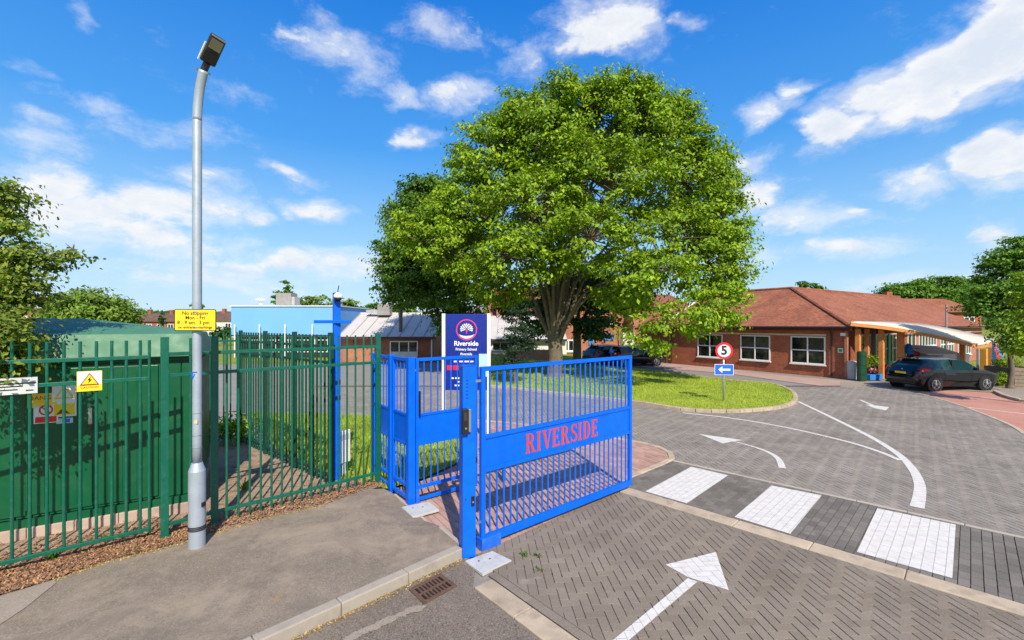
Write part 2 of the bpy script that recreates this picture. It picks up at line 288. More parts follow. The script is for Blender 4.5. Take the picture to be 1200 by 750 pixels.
# ------------------------------------------------------------------ mesh helpers
def wm(o):
    m = o.matrix_basis.copy()
    while o.parent: o = o.parent; m = o.matrix_basis @ m
    return m
class MB:
    def __init__(s): s.v = []; s.f = []
    def add(s, vs, fs):
        n = len(s.v); s.v += [tuple(v) for v in vs]; s.f += [tuple(i+n for i in f) for f in fs]; return s
    def box(s, c, size, rz=0, top=1., mat=None):
        a, b, h = size[0]/2, size[1]/2, size[2]/2; mt = mat or Matrix.Rotation(rz, 4, 'Z')
        vs = [(-a,-b,-h),(a,-b,-h),(a,b,-h),(-a,b,-h),(-a*top,-b*top,h),(a*top,-b*top,h),(a*top,b*top,h),(-a*top,b*top,h)]
        return s.add([Vector(c)+mt.to_3x3()@Vector(v) for v in vs], [(3,2,1,0),(4,5,6,7),(0,1,5,4),(1,2,6,5),(2,3,7,6),(3,0,4,7)])
    def bar(s, p0, p1, w_, d):                          # a bar from p0 to p1: w_ across (horizontal), d the other way
        p0, p1 = Vector(p0), Vector(p1); a = (p1-p0); L = a.length; a.normalize()
        up = Vector((0, 0, 1)) if abs(a.z) < .95 else Vector((0, 1, 0))
        x = a.cross(up).normalized(); y = x.cross(a)
        vs = [p+x*sx*w_/2+y*sy*d/2 for p in (p0, p1) for sx, sy in ((-1,-1),(1,-1),(1,1),(-1,1))]
        return s.add(vs, [(0,1,2,3)[::-1],(4,5,6,7),(0,1,5,4),(1,2,6,5),(2,3,7,6),(3,0,4,7)])
    def post(s, p, u, w_, d, z0, z1):                    # an upright box whose faces follow direction u
        u = Vector((u[0], u[1], 0)).normalized(); n = Vector((-u.y, u.x, 0)); p = Vector((p[0], p[1], 0))
        vs = [p+u*sx*w_/2+n*sy*d/2+Vector((0,0,z)) for z in (z0, z1) for sx, sy in ((-1,-1),(1,-1),(1,1),(-1,1))]
        return s.add(vs, [(0,1,2,3)[::-1],(4,5,6,7),(0,1,5,4),(1,2,6,5),(2,3,7,6),(3,0,4,7)])
    def tube(s, pts, rs, n=10, cap=True):
        pts = [Vector(p) for p in pts]; rs = rs if isinstance(rs, (list, tuple)) else [rs]*len(pts)
        base = len(s.v); ref = None; fs = []; vs = []
        for i, p in enumerate(pts):
            a = (pts[min(i+1, len(pts)-1)]-pts[max(i-1, 0)]).normalized()
            if ref is None: ref = a.orthogonal().normalized()
            ref = (ref-a*ref.dot(a)).normalized(); y = a.cross(ref)
            vs += [p+(ref*math.cos(2*PI*k/n)+y*math.sin(2*PI*k/n))*rs[i] for k in range(n)]
        for i in range(len(pts)-1):
            for k in range(n):
                k2 = (k+1) % n; fs.append((i*n+k, i*n+k2, (i+1)*n+k2, (i+1)*n+k))
        if cap: fs.append(tuple(range(n))[::-1]); fs.append(tuple((len(pts)-1)*n+k for k in range(n)))
        return s.add(vs, fs)
    def cyl(s, p0, p1, r, r1=None, n=16): return s.tube([p0, p1], [r, r if r1 is None else r1], n)
    def prism(s, poly, z0, z1):
        n = len(poly); vs = [(p[0], p[1], z0) for p in poly]+[(p[0], p[1], z1) for p in poly]
        return s.add(vs, [tuple(range(n))[::-1], tuple(range(n, 2*n))]+[(i, (i+1) % n, n+(i+1) % n, n+i) for i in range(n)])
    def sheet(s, poly, z=None):
        vs = [(p[0], p[1], p[2] if z is None else z) for p in poly]; return s.add(vs, [tuple(range(len(poly)))])
    def build(s, name, mat, parent=None, smooth=False, bevel=0, label=None, kind=None):
        me = bpy.data.meshes.new(name)
        inv = wm(parent).inverted() if parent else None
        me.from_pydata([inv @ Vector(v) for v in s.v] if parent else s.v, [], s.f); me.validate()
        bm = bmesh.new(); bm.from_mesh(me); bmesh.ops.recalc_face_normals(bm, faces=bm.faces)
        flat = all(abs(f.normal.z) > .999 for f in bm.faces)
        if flat:
            for f in bm.faces:
                if f.normal.z < 0: f.normal_flip()
        bm.to_mesh(me); bm.free()
        me.materials.append(mat)
        if smooth:
            for p in me.polygons: p.use_smooth = True
        o = bpy.data.objects.new(name, me); C.objects.link(o); o.parent = parent
        if bevel:
            bv = o.modifiers.new('bevel', 'BEVEL'); bv.width = bevel; bv.segments = 2; bv.limit_method = 'ANGLE'
        if label: o['label'] = label
        if kind: o['kind'] = kind
        return o
def thing(name, label, cat, loc=(0, 0, 0), rz=0, group=None):
    o = bpy.data.objects.new(name, None); C.objects.link(o); o.location = loc; o.rotation_euler = (0, 0, rz)
    o['label'] = label; o['category'] = cat; o.empty_display_size = .2
    if group: o['group'] = group
    return o
def tag(o, label, cat, group=None, kind=None):
    o['label'] = label
    if cat: o['category'] = cat
    if group: o['group'] = group
    if kind: o['kind'] = kind
    return o
def inst(name, me, parent, loc, rz=0):                   # one more piece of shared mesh data, placed in world space
    o = bpy.data.objects.new(name, me); C.objects.link(o); o.parent = parent
    mt = Matrix.Translation(loc) @ Matrix.Rotation(rz, 4, 'Z'); o.matrix_basis = (wm(parent).inverted() @ mt) if parent else mt
    return o
def copy_tree(o, parent=None):
    c = o.copy(); C.objects.link(c)
    if parent: c.parent = parent
    for ch in list(o.children): copy_tree(ch, c)
    return c
def npmesh(name, V, F4, mat, parent=None, kind=None):     # quads from numpy arrays (world space)
    me = bpy.data.meshes.new(name)
    if parent:
        iv = np.array(wm(parent).inverted()); V = V @ iv[:3, :3].T + iv[:3, 3]
    k = F4.shape[1]
    me.vertices.add(len(V)); me.vertices.foreach_set('co', V.astype(np.float32).ravel())
    me.loops.add(F4.size); me.loops.foreach_set('vertex_index', F4.astype(np.int32).ravel())
    me.polygons.add(len(F4)); me.polygons.foreach_set('loop_start', np.arange(0, F4.size, k, dtype=np.int32)); me.polygons.foreach_set('loop_total', np.full(len(F4), k, dtype=np.int32))
    me.polygons.foreach_set('use_smooth', np.zeros(len(F4), dtype=bool)); me.update(calc_edges=True); me.materials.append(mat)
    o = bpy.data.objects.new(name, me); C.objects.link(o); o.parent = parent
    if kind: o['kind'] = kind
    return o
def pip(p, poly):
    x, y = p[0], p[1]; c = False; j = len(poly)-1
    for i in range(len(poly)):
        xi, yi = poly[i][0], poly[i][1]; xj, yj = poly[j][0], poly[j][1]
        if (yi > y) != (yj > y) and x < (xj-xi)*(y-yi)/(yj-yi)+xi: c = not c
        j = i
    return c
def clip_rect(poly, x0, y0, x1, y1):
    out = poly
    for ax, lim, sg in ((0, x0, 1), (0, x1, -1), (1, y0, 1), (1, y1, -1)):
        inp = out; out = []
        if not inp: return []
        for i in range(len(inp)):
            a, b = inp[i-1], inp[i]; da, db = (a[ax]-lim)*sg, (b[ax]-lim)*sg
            if (da >= 0) != (db >= 0):
                u = da/(da-db); out.append((a[0]+(b[0]-a[0])*u, a[1]+(b[1]-a[1])*u))
            if db >= 0: out.append(b)
    return out
def area(p): return abs(sum(p[i-1][0]*p[i][1]-p[i][0]*p[i-1][1] for i in range(len(p))))/2
def smooth_curve(pts, n=8):                              # Catmull-Rom
    pts = [Vector(p) for p in pts]; out = []
    for i in range(len(pts)-1):
        p0, p1, p2, p3 = pts[max(i-1, 0)], pts[i], pts[i+1], pts[min(i+2, len(pts)-1)]
        for k in range(n):
            u = k/n; out.append(.5*((2*p1)+(p2-p0)*u+(2*p0-5*p1+4*p2-p3)*u*u+(3*p1-p0-3*p2+p3)*u**3))
    return out+[pts[-1]]
def ribbon(pts, w0, w1=None):
    w1 = w0 if w1 is None else w1; L, Rr = [], []
    for i, p in enumerate(pts):
        a = (pts[min(i+1, len(pts)-1)]-pts[max(i-1, 0)]); n = Vector((-a.y, a.x, 0)).normalized(); ww = (w0+(w1-w0)*i/(len(pts)-1))/2
        L.append(p+n*ww); Rr.append(p-n*ww)
    return L+Rr[::-1]

# ------------------------------------------------------------------ paving made of single blocks
BRICKME = {}
def block_mesh(mat, L, Wd, gap=.0036, h=.012, ch=.0018):
    key = (mat.name, L, Wd)
    if key not in BRICKME:
        a, b = L/2-gap, Wd/2-gap; a2, b2 = a-ch, b-ch
        me = bpy.data.meshes.new('paver'); me.from_pydata([(-a,-b,-h),(a,-b,-h),(a,b,-h),(-a,b,-h),(-a2,-b2,0),(a2,-b2,0),(a2,b2,0),(-a2,b2,0)], [], [(4,5,6,7),(0,1,5,4),(1,2,6,5),(2,3,7,6),(3,0,4,7)])
        me.materials.append(mat); BRICKME[key] = me
    return BRICKME[key]
def pave(parent, poly, mat, ang, bond, z=0., L=.2, Wd=.1, nparts=300, marks=(), maxY=99, name='paver', bname=None):
    ca, sa = math.cos(ang), math.sin(ang)
    loc = [(p[0]*ca+p[1]*sa, -p[0]*sa+p[1]*ca) for p in poly]
    x0, x1 = min(p[0] for p in loc), max(p[0] for p in loc); y0, y1 = min(p[1] for p in loc), max(p[1] for p in loc)
    rects = []
    if bond == 'herring':
        for j in range(int(y0/Wd)-2, int(y1/Wd)+3):
            for i in range(int(x0/Wd)-2, int(x1/Wd)+3):
                s = (i-j) % 4
                if s == 0: rects.append((i*Wd, j*Wd, L, Wd))
                elif s == 3: rects.append((i*Wd, j*Wd, Wd, L))
    else:
        for j in range(int(y0/Wd)-1, int(y1/Wd)+2):
            for i in range(int(x0/L)-2, int(x1/L)+2): rects.append((i*L+(j % 2)*L/2, j*Wd, L, Wd))
    toW = lambda x, y: (x*ca-y*sa, x*sa+y*ca)
    full, clipped = [], []
    for (x, y, a, b) in rects:
        cx, cy = x+a/2, y+b/2; wx, wy = toW(cx, cy)
        if wy < 1.0 or wy > maxY or abs(wx/max(wy, .1)) > 1.35: continue
        cs = [pip(q, loc) for q in ((x, y), (x+a, y), (x+a, y+b), (x, y+b))]
        if all(cs): full.append((x, y, a, b, wx, wy))
        elif any(cs) or pip((cx, cy), loc): clipped.append((x, y, a, b))
    full.sort(key=lambda q: q[5])
    vis = []
    rest = []
    for q in full:
        px, py = PX((q[4], q[5], z)); (vis if (len(vis) < nparts and 0 < px < 1200 and py < 748) else rest).append(q)
    me = block_mesh(mat, L, Wd)
    for q in vis:
        o = inst(name, me, parent, (q[4], q[5], z+random.uniform(-.0015, .001)), ang+(0 if q[2] > q[3] else PI/2))
    if rest:
        n = len(rest); A = np.array(rest); gp = .0036; chf = .0018
        c = A[:, :2]+A[:, 2:4]/2; h = A[:, 2:4]/2-gp; h2 = h-chf
        zz = z+rng.uniform(-.0015, .001, n); tilt = rng.normal(0, .0006, (n, 2))
        V = np.zeros((n, 8, 3)); sg = np.array([(-1,-1),(1,-1),(1,1),(-1,1)])
        for k in range(4):
            V[:, k, :2] = c+h*sg[k]; V[:, k, 2] = zz-.012; V[:, k+4, :2] = c+h2*sg[k]; V[:, k+4, 2] = zz+tilt@sg[k]
        V = V.reshape(-1, 3); X = V[:, 0]*ca-V[:, 1]*sa; Yv = V[:, 0]*sa+V[:, 1]*ca; V[:, 0] = X; V[:, 1] = Yv
        F = np.array([(4,5,6,7),(0,1,5,4),(1,2,6,5),(2,3,7,6),(3,0,4,7)]); F = (np.arange(n)[:, None, None]*8+F).reshape(-1, 4)
        npmesh('distant_pavers' , V, F, mat, parent, 'stuff')
    mb = MB()
    for (x, y, a, b) in clipped:
        pc = clip_rect(loc, x+.003, y+.003, x+a-.003, y+b-.003)
        if len(pc) >= 3 and area(pc) > .0006: mb.prism([toW(*q) for q in pc], z-.012, z+random.uniform(-.0015, .001))
    if mb.v: mb.build('edge_pavers', mat, parent, kind='stuff')
    outs = []
    for mi_, (mname, mp) in enumerate(marks):
        MB().sheet(mp, z-.0040+.0004*mi_).build('joint_paint', JPAINT, parent)
        ml = [(p[0]*ca+p[1]*sa, -p[0]*sa+p[1]*ca) for p in mp]
        bx0, bx1 = min(p[0] for p in ml), max(p[0] for p in ml); by0, by1 = min(p[1] for p in ml), max(p[1] for p in ml)
        mb = MB()
        for (x, y, a, b) in [q[:4] for q in full]+clipped:
            if x > bx1 or x+a < bx0 or y > by1 or y+b < by0: continue
            pc = clip_rect(ml, x+.0015, y+.0015, x+a-.0015, y+b-.0015)
            if len(pc) >= 3 and area(pc) > .0002: mb.sheet([toW(*q) for q in pc], z+.0042+.0006*mi_)
        if mb.v: outs.append(mb.build(mname, WPAINT, parent))
    return outs

# ------------------------------------------------------------------ regions of the ground (metres)
def struct(name, poly, mat, z): return tag(MB().sheet(poly, z).build(name, mat, kind='structure'), None, None) if False else MB().sheet(poly, z).build(name, mat, kind='structure')
struct('ground', [(-3000, -300), (3000, -300), (3000, 3000), (-3000, 3000)], FIELD, -.06)
S0, S1 = G(736, 571), G(1200, 708); sd = (S1-S0).normalized(); sn = Vector((-sd.y, sd.x, 0))*-1      # beige strip, upper edge; sn towards camera
if sn.y > 0: sn = -sn
K0, K1 = G(790, 540), G(1200, 630); kd = (K1-K0).normalized()
SA, SB = S0, S0+sd*9.0; SA2, SB2 = SA+sn*.29, SB+sn*.29
KA, KB = K0, K0+kd*9.0
LS0, LS1 = Vector((-.207, 4.92, 0)), Vector((.605, 3.965, 0)); ld = (LS1-LS0).normalized(); lnv = Vector((-.418, 4.76, 0))-LS0
LSB = LS0+ld*4
GP = Vector((-.54, 5.43, 0)); GE = Vector((2.0, 7.6, 0)); gd = Vector((2.37, 2.03, 0)).normalized()      # main gate post, far end, direction
# wide road sheet
struct('road', [(-30, 9.5), (-2.2, 8.6), (-1.5, 5), (-2, 1), (30, 1), (40, 8), (40, 26), (17.5, 23.4), (10.9, 33.5), (-6, 33), (-30, 30)], ROADF, -.03)
# --- far block paved road
isl_front = [(560,453),(600,456),(660,463),(740,472),(800,481),(850,483.5),(896,481),(922,476.5),(932,469.5),(926,459),(900,450.5),(848,446),(740,433),(660,426),(600,422),(545,424),(520,434),(530,446)]
ISL = [G(x, y, .0) for x, y in isl_front]; ISLc = smooth_curve(ISL+[ISL[0]], 5)[:-1]
PATHU = [G(x, y) for x, y in ((545,492),(600,496),(668,506),(737,516.5),(765,522),(782,528.5),(790,534),(789,538))]
roadpoly = [Vector(KB)]+[Vector((12.5, 6.3, 0)), Vector((18, 14, 0)), Vector((16.5, 20.5, 0)), Vector((7, 20.5, 0)), Vector((-9, 20.5, 0)), Vector((-7, 13.9, 0))]+PATHU+[Vector(KA)]
rp = bpy.data.objects.new('paved_road', None)
rp = MB().sheet(roadpoly, -.0085).build('paved_road', JOINT, kind='structure')
def crop8(l): return [G(720+x/2.5, 450+y/2.5) for x, y in l]
lineA = ribbon(smooth_curve(crop8([(200,85),(300,95),(400,109),(500,127),(600,149),(700,174),(780,200),(838,224)]), 6), .10, .11)
lineB = ribbon(smooth_curve(crop8([(540,52),(590,76),(640,100),(750,155),(830,205),(872,248),(893,290),(894,325),(886,362)]), 6), .10, .17)
arcT = ribbon(smooth_curve(crop8([(345,168),(400,182),(450,200),(480,220),(492,247)]), 6), .05, .13)
arcH = crop8([(248,147),(378,165),(345,169),(318,175)])
farH = crop8([(735,60),(805,68),(795,78),(760,71)]); farT = ribbon(crop8([(720,47),(768,68)]), .10)
pave(rp, roadpoly, PAVR, R(3), 'herring', marks=[('lane_line', lineA), ('lane_line', lineB), ('road_arrow', arcH), ('arrow_tail', arcT), ('road_arrow', farH), ('arrow_tail', farT)], maxY=20)
# --- zebra table
zp = [Vector(SA), Vector(SB), Vector(KB)-kd.cross(Vector((0,0,1)))*0, Vector(KA), G(738, 556)]
zo = MB().sheet(zp, -.0085).build('crossing_table', JOINT, kind='structure')
W1 = crop8([(90,315),(225,243),(333,268),(212,350)]); W2 = crop8([(352,390),(460,298),(607,327),(515,440)]); W3 = crop8([(710,493),(770,365),(1000,413),(990,570)])
pave(zo, zp, PAVD, math.atan2(sd.y, sd.x)+PI/2, 'stretcher', marks=[('zebra_stripe', W1), ('zebra_stripe', W2), ('zebra_stripe', W3)])
# --- foreground herringbone
lnn = lnv.normalized()*-.112
fp = [LS0+lnn, LSB+lnn, Vector((9, 1.0, 0)), Vector(SB2), Vector(SA2), Vector((1.72, 7.5, 0)), GP+gd*.1+Vector((.05, -.04, 0)), Vector((-.42, 5.3, 0))]
fo = MB().sheet(fp, -.0085).build('gateway_paving', JOINT, kind='structure')
AH = crop8([(297,493),(335,605),(243,575),(215,566),(150,530)]); ASf = crop8([(215,570),(243,580),(130,676),(-30,815),(-80,815),(70,690)])
pave(fo, fp, PAVG, R(4), 'herring', marks=[('road_arrow', AH), ('arrow_tail', ASf)])
# --- red brick path behind the gate
pp = [G(462, 580), Vector((-.62, 5.5, 0)), GP+gd*.1+Vector((.05, -.04, 0)), Vector((1.72, 7.5, 0)), G(736, 572), G(738, 556), G(787, 540)]+PATHU[::-1][1:]+[G(548, 520), G(535, 545), G(497, 562)]
po = MB().sheet(pp, -.0085).build('brick_path', JOINTR, kind='structure')
pave(po, pp, PAVB, R(-58), 'stretcher')
# kerbs made of single stones
def stones(kerb, pts, wd, z0, z1, L, name='kerb_stone', mat=None, gap=.006):
    pts = [Vector(p) for p in pts]; seg = []; tot = 0
    cum = [0]
    for i in range(len(pts)-1): cum.append(cum[-1]+(pts[i+1]-pts[i]).length)
    def at(s):
        s = max(0, min(s, cum[-1]))
        for i in range(len(pts)-1):
            if s <= cum[i+1]+1e-9: return pts[i].lerp(pts[i+1], (s-cum[i])/max(cum[i+1]-cum[i], 1e-9))
        return pts[-1]
    n = max(1, round(cum[-1]/L)); st = cum[-1]/n
    for k in range(n):
        a, b = at(k*st+gap/2), at((k+1)*st-gap/2); d = (b-a).normalized(); nn = Vector((-d.y, d.x, 0))
        poly = [a-nn*wd/2, b-nn*wd/2, b+nn*wd/2, a+nn*wd/2]
        dz = random.uniform(-.002, .002); z1a = z1(a) if callable(z1) else z1
        MB().prism(poly, z0, z1a+dz).build(name, mat or KERB, kerb, bevel=min(.012, (z1a-z0)*.3))
def kerb_root(name): 
    o = bpy.data.objects.new(name, None); C.objects.link(o); o['kind'] = 'structure'; return o
kr = kerb_root('ramp_edging'); stones(kr, [SA+sn*.145, SB+sn*.145], .27, -.03, .006, .92, 'edging_stone')
kr = kerb_root('table_edging'); stones(kr, [KA+Vector((-.02,.02,0)), KB], .075, -.03, .007, .6, 'edging_stone', CONC)
kr = kerb_root('channel_edging'); stones(kr, [LS0+lnv*.5, LS0+lnv*.5+ld*.55, LS0+lnv*.5+ld*3.9], .24, -.03, .006, .60, 'edging_stone')
kr = kerb_root('edge_course'); stones(kr, [LS0+lnn*.5-ld*.1, LS0+lnn*.5+ld*2.6], .10, -.012, 0.0, .205, 'paver', PAVG)
kr = kerb_root('path_kerb'); stones(kr, [G(733, 560.5)]+[G(x, y) for x, y in ((760,550),(782,541),(790,535.5),(782,528),(765,521.5),(737,516),(668,505.5),(600,495.5),(545,491.5))], .12, -.03, .018, .45)
kr = kerb_root('island_kerb'); stones(kr, list(ISLc)+[ISLc[0]], .15, -.03, .10, .45)
# grass island
io = MB().sheet(ISLc, .075).build('grass_island', GRS, kind='structure')
def blades(name, poly, n, z, h0, h1, ok=None, mat=GRASSB, wd=.012):
    xs = [p[0] for p in poly]; ys = [p[1] for p in poly]; P = []
    while len(P) < n:
        x, y = random.uniform(min(xs), max(xs)), random.uniform(min(ys), max(ys))
        if pip((x, y), poly) and abs(x/y) < 1.25: P.append((x, y))
    P = np.array(P); a = rng.uniform(0, 2*PI, n); h = rng.uniform(h0, h1, n); ww = wd*rng.uniform(.6, 1.3, n)
    V = np.zeros((n, 3, 3)); V[:, 0, 0] = P[:, 0]-np.cos(a)*ww; V[:, 0, 1] = P[:, 1]-np.sin(a)*ww; V[:, 1, 0] = P[:, 0]+np.cos(a)*ww; V[:, 1, 1] = P[:, 1]+np.sin(a)*ww
    V[:, 2, 0] = P[:, 0]+rng.normal(0, .5, n)*h; V[:, 2, 1] = P[:, 1]+rng.normal(0, .5, n)*h; V[:, :2, 2] = z; V[:, 2, 2] = z+h
    o = npmesh(name, V.reshape(-1, 3), np.arange(n*3).reshape(-1, 3), mat, None, 'stuff'); return o
tag(blades('grass', [tuple(p) for p in ISLc], 70000, .07, .03, .09), 'short mown yellow green grass covering the island in the road', 'grass')
# near lawn beside the side fence
LAWN = [G(392, 566, .05), G(455, 571, .05), G(497, 560, .03), G(535, 543, .02), G(548, 520, .02), G(545, 494, .02), G(480, 490, .02), G(395, 487, .02), G(290, 484, .02), G(330, 535, .04)]
MB().sheet(LAWN, .03).build('lawn', GRS, kind='structure')
tag(blades('grass', [tuple(p) for p in LAWN], 26000, .03, .04, .12), 'longer bright grass between the side fence and the blue gates', 'grass')
# footpath, road asphalt, soil
BND = [G(x, y, .1) for x, y in ((-120,735),(0,698),(63,679),(127,657),(190,642),(253,624),(317,605),(380,592),(430,573),(450,570))]
KF0, KF1 = Vector((-.566, 5.39, 0)), Vector((-1.76, 4.19, 0)); kfd = (KF1-KF0).normalized(); kfn = Vector((kfd.y, -kfd.x, 0))
if kfn.x > 0: kfn = -kfn
PB = [G(462, 580), Vector((-.62, 5.5, 0))]
foot = BND+[PB[0], PB[1]+kfn*.05, KF0+kfn*.125, KF0+kfd*6+kfn*.125]
fz = lambda p: .1
def fine_sheet(poly, res, zf):
    mb = MB(); xs = [p[0] for p in poly]; ys = [p[1] for p in poly]; pl = [(p[0], p[1]) for p in poly]
    x = min(xs)
    while x < max(xs):
        y = min(ys)
        while y < max(ys):
            pc = clip_rect(pl, x, y, x+res, y+res)
            if len(pc) > 2 and area(pc) > 1e-6: mb.add([(q[0], q[1], zf(q)) for q in pc], [tuple(range(len(pc)))])
            y += res
        x += res
    return mb
def segd(p, a, b):
    p = Vector((p[0], p[1])); a = Vector(a[:2]); b = Vector(b[:2]); t_ = max(0, min(1, (p-a).dot(b-a)/(b-a).length_squared)); return (p-a-(b-a)*t_).length
fzf = lambda q: .015+.085*min(1, segd(q, PB[0], PB[0].lerp(PB[1], .55))/.4)
o = fine_sheet(foot, .3, fzf).build('footpath', ASPH, kind='structure')
MB().sheet([G(x, y, .104) for x, y in ((-60,740),(-60,716),(0,699),(63,680),(66,683),(30,712),(0,732))], .106).build('concrete_apron', CSCR, kind='structure')
kr = kerb_root('roadside_kerb'); stones(kr, [KF0+kfn*.062+kfd*.03, KF0+kfn*.062+kfd*6], .125, -.03, lambda a: fzf(a)+.012, .72, mat=KERBG)
MB().sheet([KF0, KF0+kfd*7, Vector((-3, .5, 0)), Vector((2.5, .5, 0)), LSB+lnv, LS0+lnv, Vector((-.42, 5.3, 0))], -.004).build('asphalt_road', ASPR, kind='structure')
kr = kerb_root('path_edging'); stones(kr, [PB[0], PB[1]+kfn*.02], .06, -.03, lambda a: fzf(a)+.004, .6, 'edging_stone', CONC)
# worn yellowish line beside the kerb
ln = [G(x, y, 0) for x, y in ((405,750),(430,738),(455,727),(480,716),(497,711))]
mb = MB()
for i in range(46):
    u = i/45*(len(ln)-1); k = min(int(u), len(ln)-2); p = ln[k].lerp(ln[k+1], u-k); r = random.uniform(.02, .055)
    mb.sheet([(p.x+math.cos(a)*r*random.uniform(.6, 1.3)+random.gauss(0, .012), p.y+math.sin(a)*r*random.uniform(.6, 1.3), 0) for a in [j*PI/4 for j in range(8)]], .0003*i/4+.0005)
mb.build('worn_road_line', CSCR, kind='structure')
soil = [p.copy() for p in BND]+[G(443, 563, .1), G(392, 562, .1), Vector((-6.4, 10.6, 0)), Vector((-9.5, 13, 0)), Vector((-16, 9, 0)), Vector((-14, 3, 0))]
SO = fine_sheet(soil, .25, lambda q: .085+.012*math.sin(q[0]*5.1)*math.cos(q[1]*4.3)+random.uniform(-.006, .006)).build('soil', SOILM, kind='structure')
# bark chips
def chips(name, pts, s0, s1, mat, label, zb=.1):
    n = len(pts); P = np.array(pts); a = rng.uniform(0, PI, n); L = rng.uniform(s0, s1, n); Wd = L*rng.uniform(.2, .45, n); ti = rng.normal(0, .35, (n, 2))
    V = np.zeros((n, 4, 3)); ca, sa = np.cos(a), np.sin(a)
    for k, (sx, sy) in enumerate(((-1,-1),(1,-1),(1,1),(-1,1))):
        lx, ly = sx*L/2, sy*Wd/2; V[:, k, 0] = P[:, 0]+lx*ca-ly*sa; V[:, k, 1] = P[:, 1]+lx*sa+ly*ca; V[:, k, 2] = zb+.012+abs(ti[:, 0])*L*.3+lx*ti[:, 0]+ly*ti[:, 1]
    return tag(npmesh(name, V.reshape(-1, 3), np.arange(n*4).reshape(-1, 4), mat, None, 'stuff'), label, 'bark chips')
pts = []
soil2 = [(p.x, p.y) for p in soil]
FENL = [G(-120, 720, .1), G(0, 680, .1), G(193, 632, .1), G(251, 614, .1), G(443, 565, .1)]
while len(pts) < 20000:
    i = random.choice((0, 0, 1, 1, 1, 2, 3)); a, b = FENL[i], FENL[i+1]; u = random.random(); q = a.lerp(b, u)+Vector((-.64, .77, 0))*random.gauss(.0, .33 if i < 2 else .18)
    if pip(q, soil2): pts.append((q.x, q.y))
chips('bark_chips', pts, .01, .045, CHIP, 'brown bark chips and dry litter along the foot of the green fence')

pts = []
while len(pts) < 700:
    a = KF0.lerp(KF0+kfd*2.6, random.random()); q = a-kfn*abs(random.gauss(0, .035))-kfn*.01; pts.append((q.x, q.y))
chips('gutter_litter', pts, .008, .03, paint('dry_leaf', (.38, .27, .10), .9, .2, 30, island=.5), 'dry yellowish leaf litter lying in the gutter against the kerb', -.01)
for a_, b_, w_ in (((388, 469), (441, 464.5), .32), ((386, 480), (441, 472.5), .32)): MB().sheet(ribbon([G(*a_), G(*b_)], w_), -.02).build('crossing_line', WPAINT, kind='structure')
MB().sheet([G(392, 457), G(436, 455), G(440, 462), G(392, 464)], -.024).build('speed_table', PAVP, kind='structure')
pts = []
while len(pts) < 2500:
    q = BND[random.choice((2, 3, 4, 5, 6))]; q = q.lerp(BND[BND.index(q)+1], random.random())+Vector((.5, -.6, 0))*abs(random.gauss(0, .05)); pts.append((q.x, q.y))
chips('edge_litter', pts, .006, .022, M['dry_leaf'], 'fine dry litter spilling from the bark onto the edge of the footpath', .09)
pts = []
for c_, r_, n_ in ((G(716, 580), .10, 260), (G(700, 588), .12, 90), (G(640, 615), .2, 60), (G(575, 640), .08, 40)):
    for k in range(n_): q = c_+gd*random.gauss(0, r_*1.6)+Vector((gd.y, -gd.x, 0))*random.gauss(0, r_*.35); pts.append((q.x, q.y))
chips('gate_litter', pts, .006, .022, CHIP, 'rusty brown litter gathered on the paving below the main gate leaf', -.01)
# ------------------------------------------------------------------ green railings
def uprights(root, p0, p1, zt, zb, sp, w_=.029, name='bar', d=.026, skip=0, prof=None):
    p0, p1 = Vector(p0), Vector(p1); u = (p1-p0); L = Vector((u.x, u.y, 0)).length; u.normalize(); n = max(1, round(L/sp))
    me = MB().cyl((0, 0, zb), (0, 0, zt), w_*.54, n=8); me_o = None; ang = math.atan2(u.y, u.x)
    for k in range(n):
        s = (k+.5)*L/n; p = p0+u*s
        if me_o is None:
            mm = bpy.data.meshes.new(name); mm.from_pydata(me.v, [], me.f); mm.materials.append(prof or GREEN); me_o = mm
        inst(name, me_o, root, (p.x, p.y, 0), ang)
ZT, ZR1, ZR2, ZR3 = 2.62, 2.42, 2.15, .26
P193, P251, P443 = G(193, 630, .1), G(251.5, 613.8, .1), G(443, 565, .1)
f1 = thing('railing_fence', 'green bar railing fence running from behind the lamp post to the blue gate', 'fence', P251)
for p in (P193, P251, P443):
    MB().post(p, (.73, .68), .085, .05, .02, 2.64).build('post', GREEN, f1, bevel=.006)
for a, b in ((P193, P251), (P251, P443)):
    for z in (ZR1, ZR2, ZR3):
        MB().bar((a.x, a.y, z), (b.x, b.y, z), .035, .045).build('rail', GREEN, f1, bevel=.004)
n1_ = (P443-P251); uprights(f1, P251+n1_*.03, P443-n1_*.02, ZT, .13, .142); uprights(f1, P193.lerp(P251, .25), P193.lerp(P251, .75), ZT, .13, .3)
PL0 = Vector((-5.676*1.9/1.9, 4.957, 0)); A175 = Vector(((175-600)/FP*5.62, 5.62, 0)); Lf = Vector((-7.4, 3.55, 0))
ldir = (Vector((XX(0, 4.80), 4.80, 0))-A175); Lf = A175+ldir*2.4
f2 = thing('railing_fence', 'left run of green bar fence in front of the cabin, hung with warning signs', 'fence', A175)
for z in (ZR1-.03, ZR2-.03, ZR3-.03):
    MB().bar((A175.x, A175.y, z), (Lf.x, Lf.y, z), .035, .045).build('rail', GREEN, f2, bevel=.004)
pxs = [175, 164.5, 148, 131, 113, 94, 75, 55, 35, 14, -9, -33, -60, -90]
def on_line(px, a, d):                                    # where the view ray of a column meets a ground line
    k = (px-600)/FP; s = (k*a.y-a.x)/(d.x-k*d.y); return a+d*s
bm_ = MB().cyl((0, 0, .20), (0, 0, 2.60), .0155, n=8); mme = bpy.data.meshes.new('bar'); mme.from_pydata(bm_.v, [], bm_.f); mme.materials.append(GREEN)
